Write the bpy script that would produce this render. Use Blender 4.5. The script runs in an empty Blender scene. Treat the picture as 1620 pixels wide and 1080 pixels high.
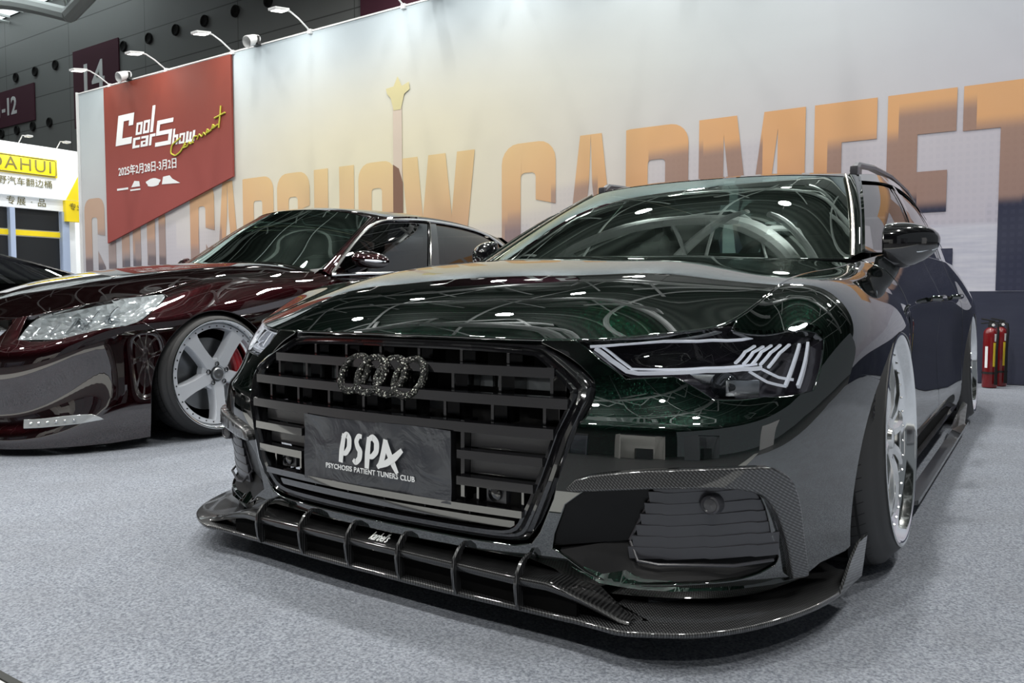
import bpy, bmesh, math, random
import numpy as np
from mathutils import Vector, Matrix
from mathutils.geometry import delaunay_2d_cdt
random.seed(7)
SC=bpy.context.scene
COL=SC.collection
# ------------------------------------------------------------------ camera, world, exposure
cam=bpy.data.cameras.new('camera'); camo=bpy.data.objects.new('camera',cam); COL.objects.link(camo)
cam.sensor_width=36; cam.lens=36*1250/1620.; cam.clip_start=.05; cam.clip_end=300
camo.location=(1.30,-1.42,.72)
camo.rotation_euler=(math.pi/2-math.atan(70/1250.),0,math.radians(33.7))
cam.dof.use_dof=False
SC.camera=camo
W=bpy.data.worlds.new('hall_air'); SC.world=W; W.use_nodes=True
W.node_tree.nodes['Background'].inputs[0].default_value=(.78,.86,.92,1)
W.node_tree.nodes['Background'].inputs[1].default_value=.16
vs=SC.view_settings; vs.view_transform='Standard'; vs.look='None'; vs.gamma=1; vs.use_curve_mapping=False; vs.exposure=0.0
LAMP_W=430.
LAMPS=[(x,y) for x in (-38,-30,-22,-14,-7,-1,6) for y in (-10,-3,4,11,17.5) if not (x<=-22 and y>=4)]
LAMPZ=12.6

# ------------------------------------------------------------------ node helpers
def mat(name):
    m=bpy.data.materials.new(name); m.use_nodes=True
    return m,m.node_tree,m.node_tree.nodes['Principled BSDF']
def P(name,base,metal=0,rough=.5,coat=0,coat_r=.02,coat_ior=1.5,spec=.5,ior=1.5,trans=0,emit=None,es=0,sheen=0):
    m,t,b=mat(name); i=b.inputs
    i['Base Color'].default_value=(*base,1); i['Metallic'].default_value=metal; i['Roughness'].default_value=rough
    i['Coat Weight'].default_value=coat; i['Coat Roughness'].default_value=coat_r; i['Coat IOR'].default_value=coat_ior
    i['Specular IOR Level'].default_value=spec; i['IOR'].default_value=ior; i['Transmission Weight'].default_value=trans
    if emit: i['Emission Color'].default_value=(*emit,1); i['Emission Strength'].default_value=es
    return m
def N(t,typ,**k):
    n=t.nodes.new(typ)
    for a,v in k.items():
        if a.startswith('i_'):
            key=a[2:]; key=int(key) if key.isdigit() else key.replace('_',' ')
            n.inputs[key].default_value=v
        else: setattr(n,a,v)
    return n
def L(t,a,b): t.links.new(a,b)
def M(t,op,a,b=None,c=None):
    n=t.nodes.new('ShaderNodeMath'); n.operation=op
    for k,v in enumerate((a,b,c)):
        if v is None: continue
        if isinstance(v,(int,float)): n.inputs[k].default_value=v
        else: t.links.new(v,n.inputs[k])
    return n.outputs[0]
def MIX(t,f,a,b):
    n=t.nodes.new('ShaderNodeMix'); n.data_type='RGBA'
    for k,v in ((0,f),(6,a),(7,b)):
        if isinstance(v,(int,float)): n.inputs[k].default_value=v
        elif isinstance(v,tuple): n.inputs[k].default_value=(*v,1)
        else: t.links.new(v,n.inputs[k])
    return n.outputs[2]
def XYZ(t,kind='Object'):
    c=N(t,'ShaderNodeTexCoord'); s=N(t,'ShaderNodeSeparateXYZ'); L(t,c.outputs[kind],s.inputs[0])
    return c.outputs[kind],s.outputs[0],s.outputs[1],s.outputs[2]
def SM(t,x,a,b):   # smoothstep
    n=N(t,'ShaderNodeMapRange'); n.interpolation_type='SMOOTHSTEP'; n.inputs[1].default_value=a; n.inputs[2].default_value=b
    L(t,x,n.inputs[0]); return n.outputs[0]
def bump(t,b,h,strength=.3,dist=.01,sock='Normal'):
    n=N(t,'ShaderNodeBump'); n.inputs['Strength'].default_value=strength; n.inputs['Distance'].default_value=dist
    L(t,h,n.inputs['Height']); L(t,n.outputs[0],b.inputs[sock]); return n

def paint(name,base,flake,fl=.25,ior=1.9,rough=.32,metal=.85):
    m,t,b=mat(name); b.inputs['Specular IOR Level'].default_value=0; b.inputs['Specular Tint'].default_value=(*[.02+.6*q for q in flake],1)
    co=N(t,'ShaderNodeTexCoord'); v=N(t,'ShaderNodeTexVoronoi'); v.inputs['Scale'].default_value=700
    L(t,co.outputs['Object'],v.inputs['Vector'])
    sep=N(t,'ShaderNodeSeparateColor'); L(t,v.outputs['Color'],sep.inputs[0])
    f=M(t,'POWER',sep.outputs[0],7.0)
    L(t,MIX(t,f,base,flake),b.inputs['Base Color'])
    vm=N(t,'ShaderNodeVectorMath',operation='SUBTRACT'); L(t,v.outputs['Color'],vm.inputs[0]); vm.inputs[1].default_value=(.5,.5,.5)
    vs_=N(t,'ShaderNodeVectorMath',operation='SCALE'); L(t,vm.outputs[0],vs_.inputs[0]); vs_.inputs['Scale'].default_value=fl
    g=N(t,'ShaderNodeNewGeometry'); va=N(t,'ShaderNodeVectorMath',operation='ADD'); L(t,g.outputs['Normal'],va.inputs[0]); L(t,vs_.outputs[0],va.inputs[1])
    vn=N(t,'ShaderNodeVectorMath',operation='NORMALIZE'); L(t,va.outputs[0],vn.inputs[0]); L(t,vn.outputs[0],b.inputs['Normal'])
    b.inputs['Metallic'].default_value=metal; b.inputs['Roughness'].default_value=rough
    b.inputs['Coat Weight'].default_value=1; b.inputs['Coat Roughness'].default_value=.006; b.inputs['Coat IOR'].default_value=ior
    return m
def glass(name,tint,ior=1.5,rough=0.,gl=(1,1,1),coatmix=0.):
    m=bpy.data.materials.new(name); m.use_nodes=True; t=m.node_tree; t.nodes.clear()
    o=N(t,'ShaderNodeOutputMaterial'); mx=N(t,'ShaderNodeMixShader'); tr=N(t,'ShaderNodeBsdfTransparent'); g=N(t,'ShaderNodeBsdfGlossy')
    tr.inputs[0].default_value=(*tint,1); g.inputs['Color'].default_value=(*gl,1); g.inputs['Roughness'].default_value=rough
    fr=N(t,'ShaderNodeFresnel'); fr.inputs[0].default_value=ior
    L(t,fr.outputs[0],mx.inputs[0]); L(t,tr.outputs[0],mx.inputs[1]); L(t,g.outputs[0],mx.inputs[2]); L(t,mx.outputs[0],o.inputs[0])
    return m
def carbon(name,scale=1.0,axes=(0,1),hi=.055):
    m,t,b=mat(name); c,x,y,z=XYZ(t); ax=(x,y,z)
    A,B=ax[axes[0]],ax[axes[1]]
    k=1050*scale
    d1=M(t,'SINE',M(t,'MULTIPLY',M(t,'ADD',A,B),k)); 
    d2=M(t,'SINE',M(t,'MULTIPLY',M(t,'SUBTRACT',A,M(t,'MULTIPLY',B,.35)),k*.9))
    f=M(t,'ADD',M(t,'MULTIPLY',d1,.5),.5); f=M(t,'MULTIPLY',f,M(t,'ADD',M(t,'MULTIPLY',d2,.25),.75))
    L(t,MIX(t,f,(.002,.002,.0025),(hi,hi*1.02,hi*1.05)),b.inputs['Base Color'])
    b.inputs['Metallic'].default_value=.3; b.inputs['Roughness'].default_value=.32
    b.inputs['Coat Weight'].default_value=1; b.inputs['Coat Roughness'].default_value=.03; b.inputs['Coat IOR'].default_value=1.6
    return m

MT={}
MT['green']=paint('green_black_pearl_paint',(.0010,.0030,.0024),(.009,.045,.027),fl=.22,ior=2.5,rough=.26)
MT['maroon']=paint('maroon_pearl_paint',(.012,.0016,.0026),(.050,.009,.012),fl=.2,ior=2.2,rough=.3)
MT['blackpaint']=P('black_car_paint',(.004,.004,.004),0,.3,1,.01,1.9)
MT['gloss']=P('gloss_black_plastic',(.005,.005,.006),0,.10,1,.01,1.7)
MT['mattblack']=P('matt_black_plastic',(.010,.010,.011),0,.45,spec=.4)
MT['satin']=P('satin_charcoal_plastic',(.05,.05,.058),0,.30,spec=.9)
MT['blade']=P('smooth_black_blade_plastic',(.004,.004,.004),0,.35,spec=.3)
MT['under']=P('underbody_black',(.003,.003,.003),0,.9,spec=.1)
MT['rubber']=P('tyre_rubber',(.014,.014,.015),0,.55,spec=.35)
MT['rubberseal']=P('rubber_seal',(.006,.006,.006),0,.5,spec=.3)
MT['chrome']=P('polished_chrome',(.90,.91,.91),1,.09)
MT['polished']=P('polished_alloy',(.86,.86,.84),1,.14)
MT['white_alloy']=P('white_silver_wheel_paint',(.66,.69,.74),.15,.25,1,.03,1.5)
MT['steel']=P('brushed_steel',(.35,.36,.37),1,.35)
MT['darksteel']=P('dark_steel',(.06,.06,.06),1,.4)
MT['red']=P('red_brake_enamel',(.42,.012,.018),0,.3,1,.05)
MT['ws']=glass('tinted_windscreen_glass',(.20,.34,.27),3.0,gl=(.88,1,.93))
MT['ws2']=glass('green_windscreen_glass',(.25,.45,.33),3.2,gl=(.85,1,.92))
MT['sideglass']=glass('side_window_glass',(.10,.12,.11),1.9)
MT['darkglass']=glass('dark_side_window_glass',(.035,.035,.04),1.75)
MT['lens']=glass('clear_headlight_lens',(.93,.95,.97),1.5)
MT['interior']=P('dark_interior_trim',(.012,.013,.013),0,.6)
MT['seat']=P('dark_seat_leather',(.03,.03,.03),0,.45)
MT['white']=P('white_print',(.85,.86,.88),0,.5)
MT['drl']=P('frosted_guide_added_glow',(.86,.87,.92),.0,.25,1,.05,emit=(.85,.9,1),es=.25)  # faint glow added to brighten guides that are switched off
MT['reflector']=P('lamp_reflector_chrome',(.75,.78,.80),1,.18)
MT['carbon']=carbon('carbon_fibre_twill',.8,hi=.10)
MT['carbondark']=carbon('carbon_fibre_shaded_blade',1.0,(0,2),hi=.035)  # darker twill copy: shade under the bumper put into the colour
MT['carbonv']=carbon('carbon_fibre_twill_upright',.9,(0,2),hi=.14)
MT['whitemetal']=P('white_enamelled_metal',(.75,.76,.76),0,.4)
MT['blackmetal']=P('black_metal',(.02,.02,.02),0,.4)
def chameleon(name):
    m,t,b=mat(name); c,x,y,z=XYZ(t)
    v=N(t,'ShaderNodeTexVoronoi'); v.inputs['Scale'].default_value=330; L(t,c,v.inputs['Vector'])
    s=N(t,'ShaderNodeSeparateColor'); L(t,v.outputs['Color'],s.inputs[0])
    L(t,MIX(t,M(t,'GREATER_THAN',s.outputs[0],.9),(.012,.013,.012),(.5,.5,.45)),b.inputs['Base Color'])
    bump(t,b,v.outputs['Distance'],.8,.003); b.inputs['Roughness'].default_value=.2; b.inputs['Metallic'].default_value=.6
    return m
MT['glitter']=chameleon('crystal_studded_black')

# ------------------------------------------------------------------ mesh helpers
def link(name,me,m=None,parent=None):
    o=bpy.data.objects.new(name,me); COL.objects.link(o)
    if m is not None: me.materials.append(m)
    if parent is not None: o.parent=parent
    return o
def empty(name,loc=(0,0,0),rz=0,label=None,cat=None,group=None,parent=None):
    o=bpy.data.objects.new(name,None); COL.objects.link(o); o.location=loc; o.rotation_euler=(0,0,rz); o.empty_display_size=.2
    if parent: o.parent=parent
    tag(o,label,cat,group); return o
def tag(o,label=None,cat=None,group=None,kind=None):
    if label: o['label']=label
    if cat: o['category']=cat
    if group: o['group']=group
    if kind: o['kind']=kind
    return o
def mesh(name,V,F,m=None,parent=None,smooth=True,auto=None,normals=None):
    me=bpy.data.meshes.new(name); me.from_pydata([tuple(map(float,v)) for v in V],[],[tuple(int(i) for i in f) for f in F]); me.validate(); 
    me.polygons.foreach_set('use_smooth',[smooth]*len(me.polygons))
    if auto is not None:
        bm=bmesh.new(); bm.from_mesh(me)
        bmesh.ops.recalc_face_normals(bm,faces=bm.faces)
        for e in bm.edges:
            e.smooth=not(len(e.link_faces)==2 and e.calc_face_angle(0)>auto)
        bm.to_mesh(me); bm.free()
    if normals is not None: me.normals_split_custom_set_from_vertices([tuple(map(float,n)) for n in normals])
    me.update()
    return link(name,me,m,parent)
class B:
    """collects several simple shapes into ONE mesh"""
    def __init__(s): s.V=[];s.F=[]
    def add(s,V,F):
        k=len(s.V); s.V+= [tuple(v) for v in V]; s.F+=[tuple(i+k for i in f) for f in F]; return s
    def box(s,c,d,rz=0,rx=0,ry=0,bev=0):
        c=Vector(c); h=Vector(d)/2; R=Matrix.Rotation(rz,3,'Z')@Matrix.Rotation(ry,3,'Y')@Matrix.Rotation(rx,3,'X')
        if bev<=0:
            V=[c+R@Vector((h.x*a,h.y*b_,h.z*e)) for a in(-1,1) for b_ in(-1,1) for e in(-1,1)]
            F=[(0,1,3,2),(4,6,7,5),(0,4,5,1),(2,3,7,6),(0,2,6,4),(1,5,7,3)]
            return s.add(V,F)
        bm=bmesh.new(); bmesh.ops.create_cube(bm,size=1)
        for v in bm.verts: v.co=Vector((v.co.x*d[0],v.co.y*d[1],v.co.z*d[2]))
        bmesh.ops.bevel(bm,geom=bm.edges[:],offset=bev,segments=2,affect='EDGES',profile=.7)
        bm.verts.index_update(); V=[c+R@v.co for v in bm.verts]; F=[[v.index for v in f.verts] for f in bm.faces]; bm.free()
        return s.add(V,F)
    def poly(s,pts,d):        # prism: planar pts extruded by vector d
        n=len(pts); d=Vector(d); V=[Vector(p) for p in pts]+[Vector(p)+d for p in pts]
        F=[tuple(range(n))[::-1],tuple(range(n,2*n))]+[(i,(i+1)%n,n+(i+1)%n,n+i) for i in range(n)]
        return s.add(V,F)
    def tube(s,pts,r,n=8,closed=False,cap=True):
        pts=[Vector(p) for p in pts]; m=len(pts); rr=r if hasattr(r,'__len__') else [r]*m
        rings=[]; up=None
        for i in range(m):
            a=pts[(i-1)%m] if (closed or i>0) else pts[i]; b_=pts[(i+1)%m] if (closed or i<m-1) else pts[i]
            T=(b_-a).normalized()
            if up is None:
                up=Vector((0,0,1)) if abs(T.z)<.9 else Vector((0,1,0))
            X=T.cross(up).normalized(); up=X.cross(T).normalized()
            rings.append([pts[i]+(X*math.cos(2*math.pi*k/n)+up*math.sin(2*math.pi*k/n))*rr[i] for k in range(n)])
        V=[v for r_ in rings for v in r_]; F=[]
        for i in range(m if closed else m-1):
            j=(i+1)%m
            for k in range(n):
                l=(k+1)%n; F.append((i*n+k,i*n+l,j*n+l,j*n+k))
        if cap and not closed: F+= [tuple(range(n))[::-1],tuple((m-1)*n+k for k in range(n))]
        return s.add(V,F)
    def sweep(s,pts,prof,up=(0,0,1),closed=False,cap=True):
        """prof: list of (side,up) offsets; side = T x up"""
        pts=[Vector(p) for p in pts]; m=len(pts); n=len(prof); up=Vector(up); V=[]
        for i in range(m):
            a=pts[(i-1)%m] if (closed or i>0) else pts[i]; b_=pts[(i+1)%m] if (closed or i<m-1) else pts[i]
            T=(b_-a).normalized(); X=T.cross(up).normalized(); U=X.cross(T).normalized()
            V+=[pts[i]+X*p[0]+U*p[1] for p in prof]
        F=[]
        for i in range(m if closed else m-1):
            j=(i+1)%m
            for k in range(n):
                l=(k+1)%n; F.append((i*n+k,i*n+l,j*n+l,j*n+k))
        if cap and not closed: F+= [tuple(range(n))[::-1],tuple((m-1)*n+k for k in range(n))]
        return s.add(V,F)
    def lathe(s,prof,n=48,c=(0,0,0),axis='X',closed=False,a0=0,a1=2*math.pi):
        """prof list of (along axis, radius)"""
        m=len(prof); V=[];F=[]; full=abs(a1-a0-2*math.pi)<1e-6; nn=n if full else n+1
        for k in range(nn):
            a=a0+(a1-a0)*k/n; ca,sa=math.cos(a),math.sin(a)
            for h,r in prof:
                p={'X':(h,r*ca,r*sa),'Y':(r*ca,h,r*sa),'Z':(r*ca,r*sa,h)}[axis]
                V.append((p[0]+c[0],p[1]+c[1],p[2]+c[2]))
        for k in range(n):
            l=(k+1)%nn
            for i in range(m if closed else m-1):
                j=(i+1)%m; F.append((k*m+i,l*m+i,l*m+j,k*m+j))
        return s.add(V,F)
    def grid(s,P_):
        P_=np.array(P_); a,b_=P_.shape[:2]
        return s.add([tuple(v) for v in P_.reshape(-1,3)],[(i*b_+j,(i+1)*b_+j,(i+1)*b_+j+1,i*b_+j+1) for i in range(a-1) for j in range(b_-1)])
    def mirror(s):
        n=len(s.V); s.V+=[(-v[0],v[1],v[2]) for v in s.V]; s.F+=[tuple(i+n for i in f[::-1]) for f in s.F]; return s
    def out(s,name,m,parent=None,smooth=True,auto=math.radians(35),merge=0):
        me=bpy.data.meshes.new(name); me.from_pydata([tuple(map(float,v)) for v in s.V],[],s.F)
        bm=bmesh.new(); bm.from_mesh(me)
        if merge: bmesh.ops.remove_doubles(bm,verts=bm.verts,dist=merge)
        bmesh.ops.recalc_face_normals(bm,faces=bm.faces)
        for f in bm.faces: f.smooth=smooth
        for e in bm.edges: e.smooth=not(len(e.link_faces)==2 and e.calc_face_angle(0)>auto)
        bm.to_mesh(me); bm.free(); me.update()
        return link(name,me,m,parent)
def text(name,body,size,m,loc,rot,parent=None,ext=.001,shear=0,ax='CENTER',ay='CENTER',sx=1,bold=0,sp=1):
    c=bpy.data.curves.new(name,'FONT'); c.body=body; c.size=size; c.extrude=ext; c.shear=shear; c.align_x=ax; c.align_y=ay; c.offset=bold; c.space_character=sp; c.resolution_u=3
    o=bpy.data.objects.new(name,c); COL.objects.link(o)
    dg=bpy.context.evaluated_depsgraph_get(); me=bpy.data.meshes.new_from_object(o.evaluated_get(dg)); 
    bpy.data.objects.remove(o); bpy.data.curves.remove(c)
    T=Matrix.LocRotScale(Vector(loc),Matrix(rot).transposed().to_quaternion() if not hasattr(rot,'to_quaternion') else rot.to_quaternion(),Vector((sx,1,1)))
    me.transform(T); me.name=name; me.materials.clear()
    return link(name,me,m,parent)
def basis(x,y):      # rotation whose local X, Y are the given vectors
    x=Vector(x).normalized(); z=x.cross(Vector(y)).normalized(); y=z.cross(x)
    return Matrix((x,y,z)).transposed()
class _R:            # wrap for text()
    def __init__(s,m): s.m=m
    def to_quaternion(s): return s.m.to_quaternion()
FRONT=_R(basis((1,0,0),(0,0,1)))          # text read from -y

# ------------------------------------------------------------------ skins
# ==NET==
def bspl_basis(t):
    return np.array([(1-t)**3/6,(3*t**3-6*t**2+4)/6,(-3*t**3+3*t**2+3*t+1)/6,t**3/6])
class Net:
    """uniform cubic b-spline surface over a grid of control points G[u][v]"""
    def __init__(s,G,mirror0=False):
        G=np.array(G,float)
        a=G[1]*np.array([-1,1,1]) if mirror0 else 2*G[0]-G[1]
        G=np.concatenate([[a],G,[2*G[-1]-G[-2]]])
        G=np.concatenate([(2*G[:,0]-G[:,1])[:,None],G,(2*G[:,-1]-G[:,-2])[:,None]],axis=1)
        s.G=G; s.nu=G.shape[0]-3; s.nv=G.shape[1]-3      # domain [0,nu]x[0,nv]
        s.tab=None
    def ev(s,u,v):
        u=np.clip(np.asarray(u,float),0,s.nu); v=np.clip(np.asarray(v,float),0,s.nv)
        iu=np.minimum(u.astype(int),s.nu-1); iv=np.minimum(v.astype(int),s.nv-1)
        bu=bspl_basis(u-iu); bv=bspl_basis(v-iv)
        r=0
        for a in range(4):
            for b in range(4):
                r=r+(bu[a]*bv[b])[...,None]*s.G[iu+a,iv+b]
        return r
    def nrm(s,u,v):
        e=1e-3
        du=s.ev(u+e,v)-s.ev(u-e,v); dv=s.ev(u,v+e)-s.ev(u,v-e)
        n=np.cross(du,dv); return n/np.maximum(np.linalg.norm(n,axis=-1,keepdims=True),1e-12)
    def table(s):
        if s.tab is None:
            U,V=np.meshgrid(np.linspace(0,s.nu,s.nu*12+1),np.linspace(0,s.nv,s.nv*12+1),indexing='ij')
            s.tab=(U,V,s.ev(U,V))
        return s.tab
    def find(s,p):
        U,V,P=s.table(); p=np.array(p,float)
        d=((P-p)**2).sum(-1); k=np.unravel_index(d.argmin(),d.shape)
        u,v=U[k],V[k]; st=1/24.
        for it in range(5):
            uu,vv=np.meshgrid(u+np.linspace(-2,2,9)*st,v+np.linspace(-2,2,9)*st,indexing='ij')
            uu=np.clip(uu,0,s.nu); vv=np.clip(vv,0,s.nv)
            q=s.ev(uu,vv); d=((q-p)**2).sum(-1); k=np.unravel_index(d.argmin(),d.shape)
            u,v=uu[k],vv[k]; st/=3.
        return (float(u),float(v))
# outer skin of the wagon, left-hand half, from the nose centre round the side to the tail
# plan line of the widest level (x,y)
BASE=[(0,-.045),(.25,-.035),(.45,-.012),(.58,.014),(.70,.06),(.79,.12),(.86,.20),(.915,.30),(.955,.40),(.98,.50),
 (.998,.62),(1.005,.75),(1.005,.88),(1.003,1.05),(.99,1.2),(.965,1.35),(.95,1.6),(.945,2.1),(.945,2.6),(.95,3.1),
 (.972,3.4),(.995,3.6),(1.0,3.8),(.995,4.1),(.96,4.4),(.90,4.65),(.78,4.82),(.5,4.9),(0,4.93)]
def shell_net():
    ZF=[.12,.17,.24,.32,.39,.445,.465,.51,.56,.60]        # z levels, front
    top=[.628,.626,.624,.630,.645,.650,.669,.710,.742,.762,.774,.784,.793,.803,.815,.835,.872,.895,.905,.91,.91,.91,.91,.905,.90,.89,.88,.87,.87]
    topin=[.065,.065,.066,.075,.095,.11,.125,.15,.17,.19,.21,.22,.225,.215,.20,.16,.105,.095,.09,.09,.11,.13,.135,.135,.13,.12,.11,.1,.1]
    G=[]
    B=np.array(BASE); n=len(B)
    T=np.gradient(B,axis=0); T[0]=[1,0]; T[-1]=[-1,0]
    N=np.stack([T[:,1],-T[:,0]],1); N/=np.linalg.norm(N,axis=1,keepdims=True)   # outward
    for i in range(n):
        zt=top[i]; ti=topin[i]; y=B[i,1]
        # front profile: (z, inward)
        f=[(.085,.030),(.125,.006),(.20,-.004),(.30,-.010),(.38,-.009),(.44,-.002),(.462,.004),(.478,.022),(.53,.050),(.575,.062),(.605,ti*.95 if ti<.1 else .075),(zt,ti)]
        # flank over wheel: flare then shoulder
        w=[(.12,.0),(.20,0),(.28,0),(.36,0),(.44,0),(.52,0),(.58,.0),(.58+(zt-.58)*.27,.006),(.58+(zt-.58)*.54,.035),(.58+(zt-.58)*.75,.075),(.58+(zt-.58)*.94,.13),(zt,ti)]
        # door section
        d=[(.12,.06),(.17,.02),(.22,.0),(.30,.004),(.40,.016),(.50,.020),(.60,.012),(.67,.004),(.71,.006),(.76,.022),(.82,.055),(zt,ti)]
        a=np.clip((y-.12)/.40,0,1); a=a*a*(3-2*a)
        b=np.clip((y-1.15)/.35,0,1); b=b*b*(3-2*b)
        c=np.clip((y-3.1)/.35,0,1); c=c*c*(3-2*c)
        P=(1-a)*np.array(f)+a*np.array(w); P=(1-b)*P+b*np.array(d); 
        w2=np.array([(.12,.02),(.20,0),(.28,0),(.36,0),(.44,0),(.52,0),(.60,.002),(.67,.008),(.73,.035),(.78,.06),(.84,.09),(zt,ti)])
        P=(1-c)*P+c*w2
        P[-1]=(zt,ti)
        G.append([(B[i,0]-N[i,0]*q, B[i,1]-N[i,1]*q, z) for z,q in P])
    return Net(G,mirror0=True)
SHELL=shell_net()
def fit_height(xs,ys,data,lam=2e-3):
    """symmetric height field z(x,y): b-spline control heights fitted to (x,y,z,weight)"""
    nx,ny=len(xs),len(ys); dx=xs[1]-xs[0]; dy=ys[1]-ys[0]
    rows=[];rhs=[]
    def basis_row(x,y):
        u=(x-xs[0])/dx; v=(y-ys[0])/dy; r=np.zeros((nx,ny))
        iu=int(min(max(np.floor(u),1),nx-3)); iv=int(min(max(np.floor(v),1),ny-3))
        bu=bspl_basis(u-iu); bv=bspl_basis(v-iv)
        r[iu-1:iu+3,iv-1:iv+3]=np.outer(bu,bv); return r.ravel()
    for x,y,z,w in data:
        for s in (1,-1):
            rows.append(basis_row(s*x,y)*w); rhs.append(z*w)
    I=np.arange(nx*ny).reshape(nx,ny)
    for i in range(nx):
        for j in range(ny):
            if 0<i<nx-1:
                r=np.zeros(nx*ny); r[I[i-1,j]]=1; r[I[i,j]]=-2; r[I[i+1,j]]=1; rows.append(r*lam*100); rhs.append(0)
            if 0<j<ny-1:
                r=np.zeros(nx*ny); r[I[i,j-1]]=1; r[I[i,j]]=-2; r[I[i,j+1]]=1; rows.append(r*lam*100); rhs.append(0)
    c=np.linalg.lstsq(np.array(rows),np.array(rhs),rcond=None)[0].reshape(nx,ny)
    return c
HX=np.linspace(-1.0,1.0,26); HY=np.linspace(-.20,1.60,24)
def hood_net():
    D=[]
    for u in np.linspace(0,15,46):
        p=SHELL.ev(u,SHELL.nv); D.append((p[0],p[1],p[2],14.))
    E=np.array([SHELL.ev(u,SHELL.nv) for u in np.linspace(0,15,121)])
    zc=lambda s: np.interp(s,[0,.03,.10,.20,.31,.43,.58,.78,.98,1.2,1.5],[.627,.648,.690,.734,.772,.802,.828,.848,.860,.868,.874])
    for x in np.arange(0,.45,.055):
        yl=np.interp(x,E[:60,0],E[:60,1])-.023
        for y in np.arange(.06,1.32,.055):
            D.append((x,y,zc(y-yl*np.exp(-y/.5))-.010*(x/.44)**2,1.))
    for y in np.arange(.32,1.30,.04):
        k=np.abs(E[:,1]-y)+(E[:,0]<.6)*9; e=E[k.argmin()]
        zr=zc(y-.035*np.exp(-y/.5))-.010
        for tau in (.25,.45,.65,.85):
            D.append((.45+(e[0]-.45)*tau,y,zr+(e[2]-zr)*(1-(1-tau)**1.3),.35))
    c=fit_height(HX,HY,D,lam=3.5e-3)
    return Net([[(x,y,c[i,j]) for j,y in enumerate(HY)] for i,x in enumerate(HX)])
HOOD=hood_net()
def hood_uv(x,y): return ((x-HX[0])/(HX[1]-HX[0]),(y-HY[0])/(HY[1]-HY[0]))
WSN=Net([[(s*x,y,z) for x,y,z in r] for s,r in [
 (-1,[(.770,1.44,.853),(.722,1.69,.985),(.664,1.95,1.118),(.600,2.17,1.226)]),
 (-1,[(.700,1.385,.852),(.655,1.62,.990),(.605,1.87,1.125),(.548,2.11,1.231)]),
 (-1,[(.550,1.31,.852),(.515,1.55,.997),(.475,1.79,1.137),(.430,2.045,1.236)]),
 (-1,[(.300,1.25,.852),(.285,1.49,1.000),(.265,1.73,1.142),(.245,2.00,1.239)]),
 (1,[(0,1.23,.852),(0,1.47,1.001),(0,1.71,1.144),(0,1.985,1.240)]),
 (1,[(.300,1.25,.852),(.285,1.49,1.000),(.265,1.73,1.142),(.245,2.00,1.239)]),
 (1,[(.550,1.31,.852),(.515,1.55,.997),(.475,1.79,1.137),(.430,2.045,1.236)]),
 (1,[(.700,1.385,.852),(.655,1.62,.990),(.605,1.87,1.125),(.548,2.11,1.231)]),
 (1,[(.770,1.44,.853),(.722,1.69,.985),(.664,1.95,1.118),(.600,2.17,1.230)])]])


# ---- skins of the maroon saloon, in its own frame (its centre line is x=0)
SDX=-3.10
SB=[(0,.16),(.25,.17),(.45,.205),(.58,.265),(.68,.35),(.76,.455),(.82,.58),(.86,.71),(.885,.86),(.898,1.0),(.90,1.15),(.895,1.35),(.885,1.6),(.88,1.8),(.885,2.1),(.89,2.6),(.89,3.1),(.89,3.4),(.895,3.7),(.895,4.0),(.875,4.4),(.82,4.75),(.70,4.98),(.4,5.05),(0,5.06)]
def sedan_shell():
    top=[.600,.602,.613,.632,.654,.675,.703,.719,.738,.780,.822,.850,.864,.870,.874,.878,.885,.892,.90,.905,.91,.91,.90,.89,.88]
    topin=[.12,.12,.125,.13,.14,.15,.16,.17,.175,.18,.18,.175,.15,.12,.095,.08,.075,.075,.08,.085,.09,.09,.09,.08,.08]
    G=[];Bp=np.array(SB);n=len(Bp);T=np.gradient(Bp,axis=0);T[0]=[1,0];T[-1]=[-1,0]
    Nn=np.stack([T[:,1],-T[:,0]],1);Nn/=np.linalg.norm(Nn,axis=1,keepdims=True)
    for i in range(n):
        zt,ti,y=top[i],topin[i],Bp[i,1]
        f=[(.03,.012),(.06,.0),(.10,.006),(.13,.035),(.18,.045),(.25,.030),(.33,.010),(.40,.0),(.46,.012),(.51,.050),(.56,.085),(zt,ti)]
        w=[(.03,.02),(.10,.01),(.18,0),(.28,0),(.38,0),(.48,0),(.56,.0),(.56+(zt-.56)*.24,.006),(.56+(zt-.56)*.46,.028),(.56+(zt-.56)*.66,.062),(.56+(zt-.56)*.92,.11),(zt,ti)]
        d=[(.03,.03),(.08,.01),(.14,.0),(.24,.01),(.35,.022),(.46,.022),(.55,.014),(.63,.004),(.69,.004),(.75,.02),(.81,.045),(zt,ti)]
        a=np.clip((y-.22)/.45,0,1);a=a*a*(3-2*a);b=np.clip((y-1.4)/.35,0,1);b=b*b*(3-2*b)
        P=(1-a)*np.array(f)+a*np.array(w);P=(1-b)*P+b*np.array(d);P[-1]=(zt,ti)
        G.append([(Bp[i,0]-Nn[i,0]*q,Bp[i,1]-Nn[i,1]*q,z) for z,q in P])
    return Net(G,mirror0=True)
SSH=sedan_shell()
SHX=np.linspace(-1.0,1.0,22);SHY=np.linspace(0,2.3,22)
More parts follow.
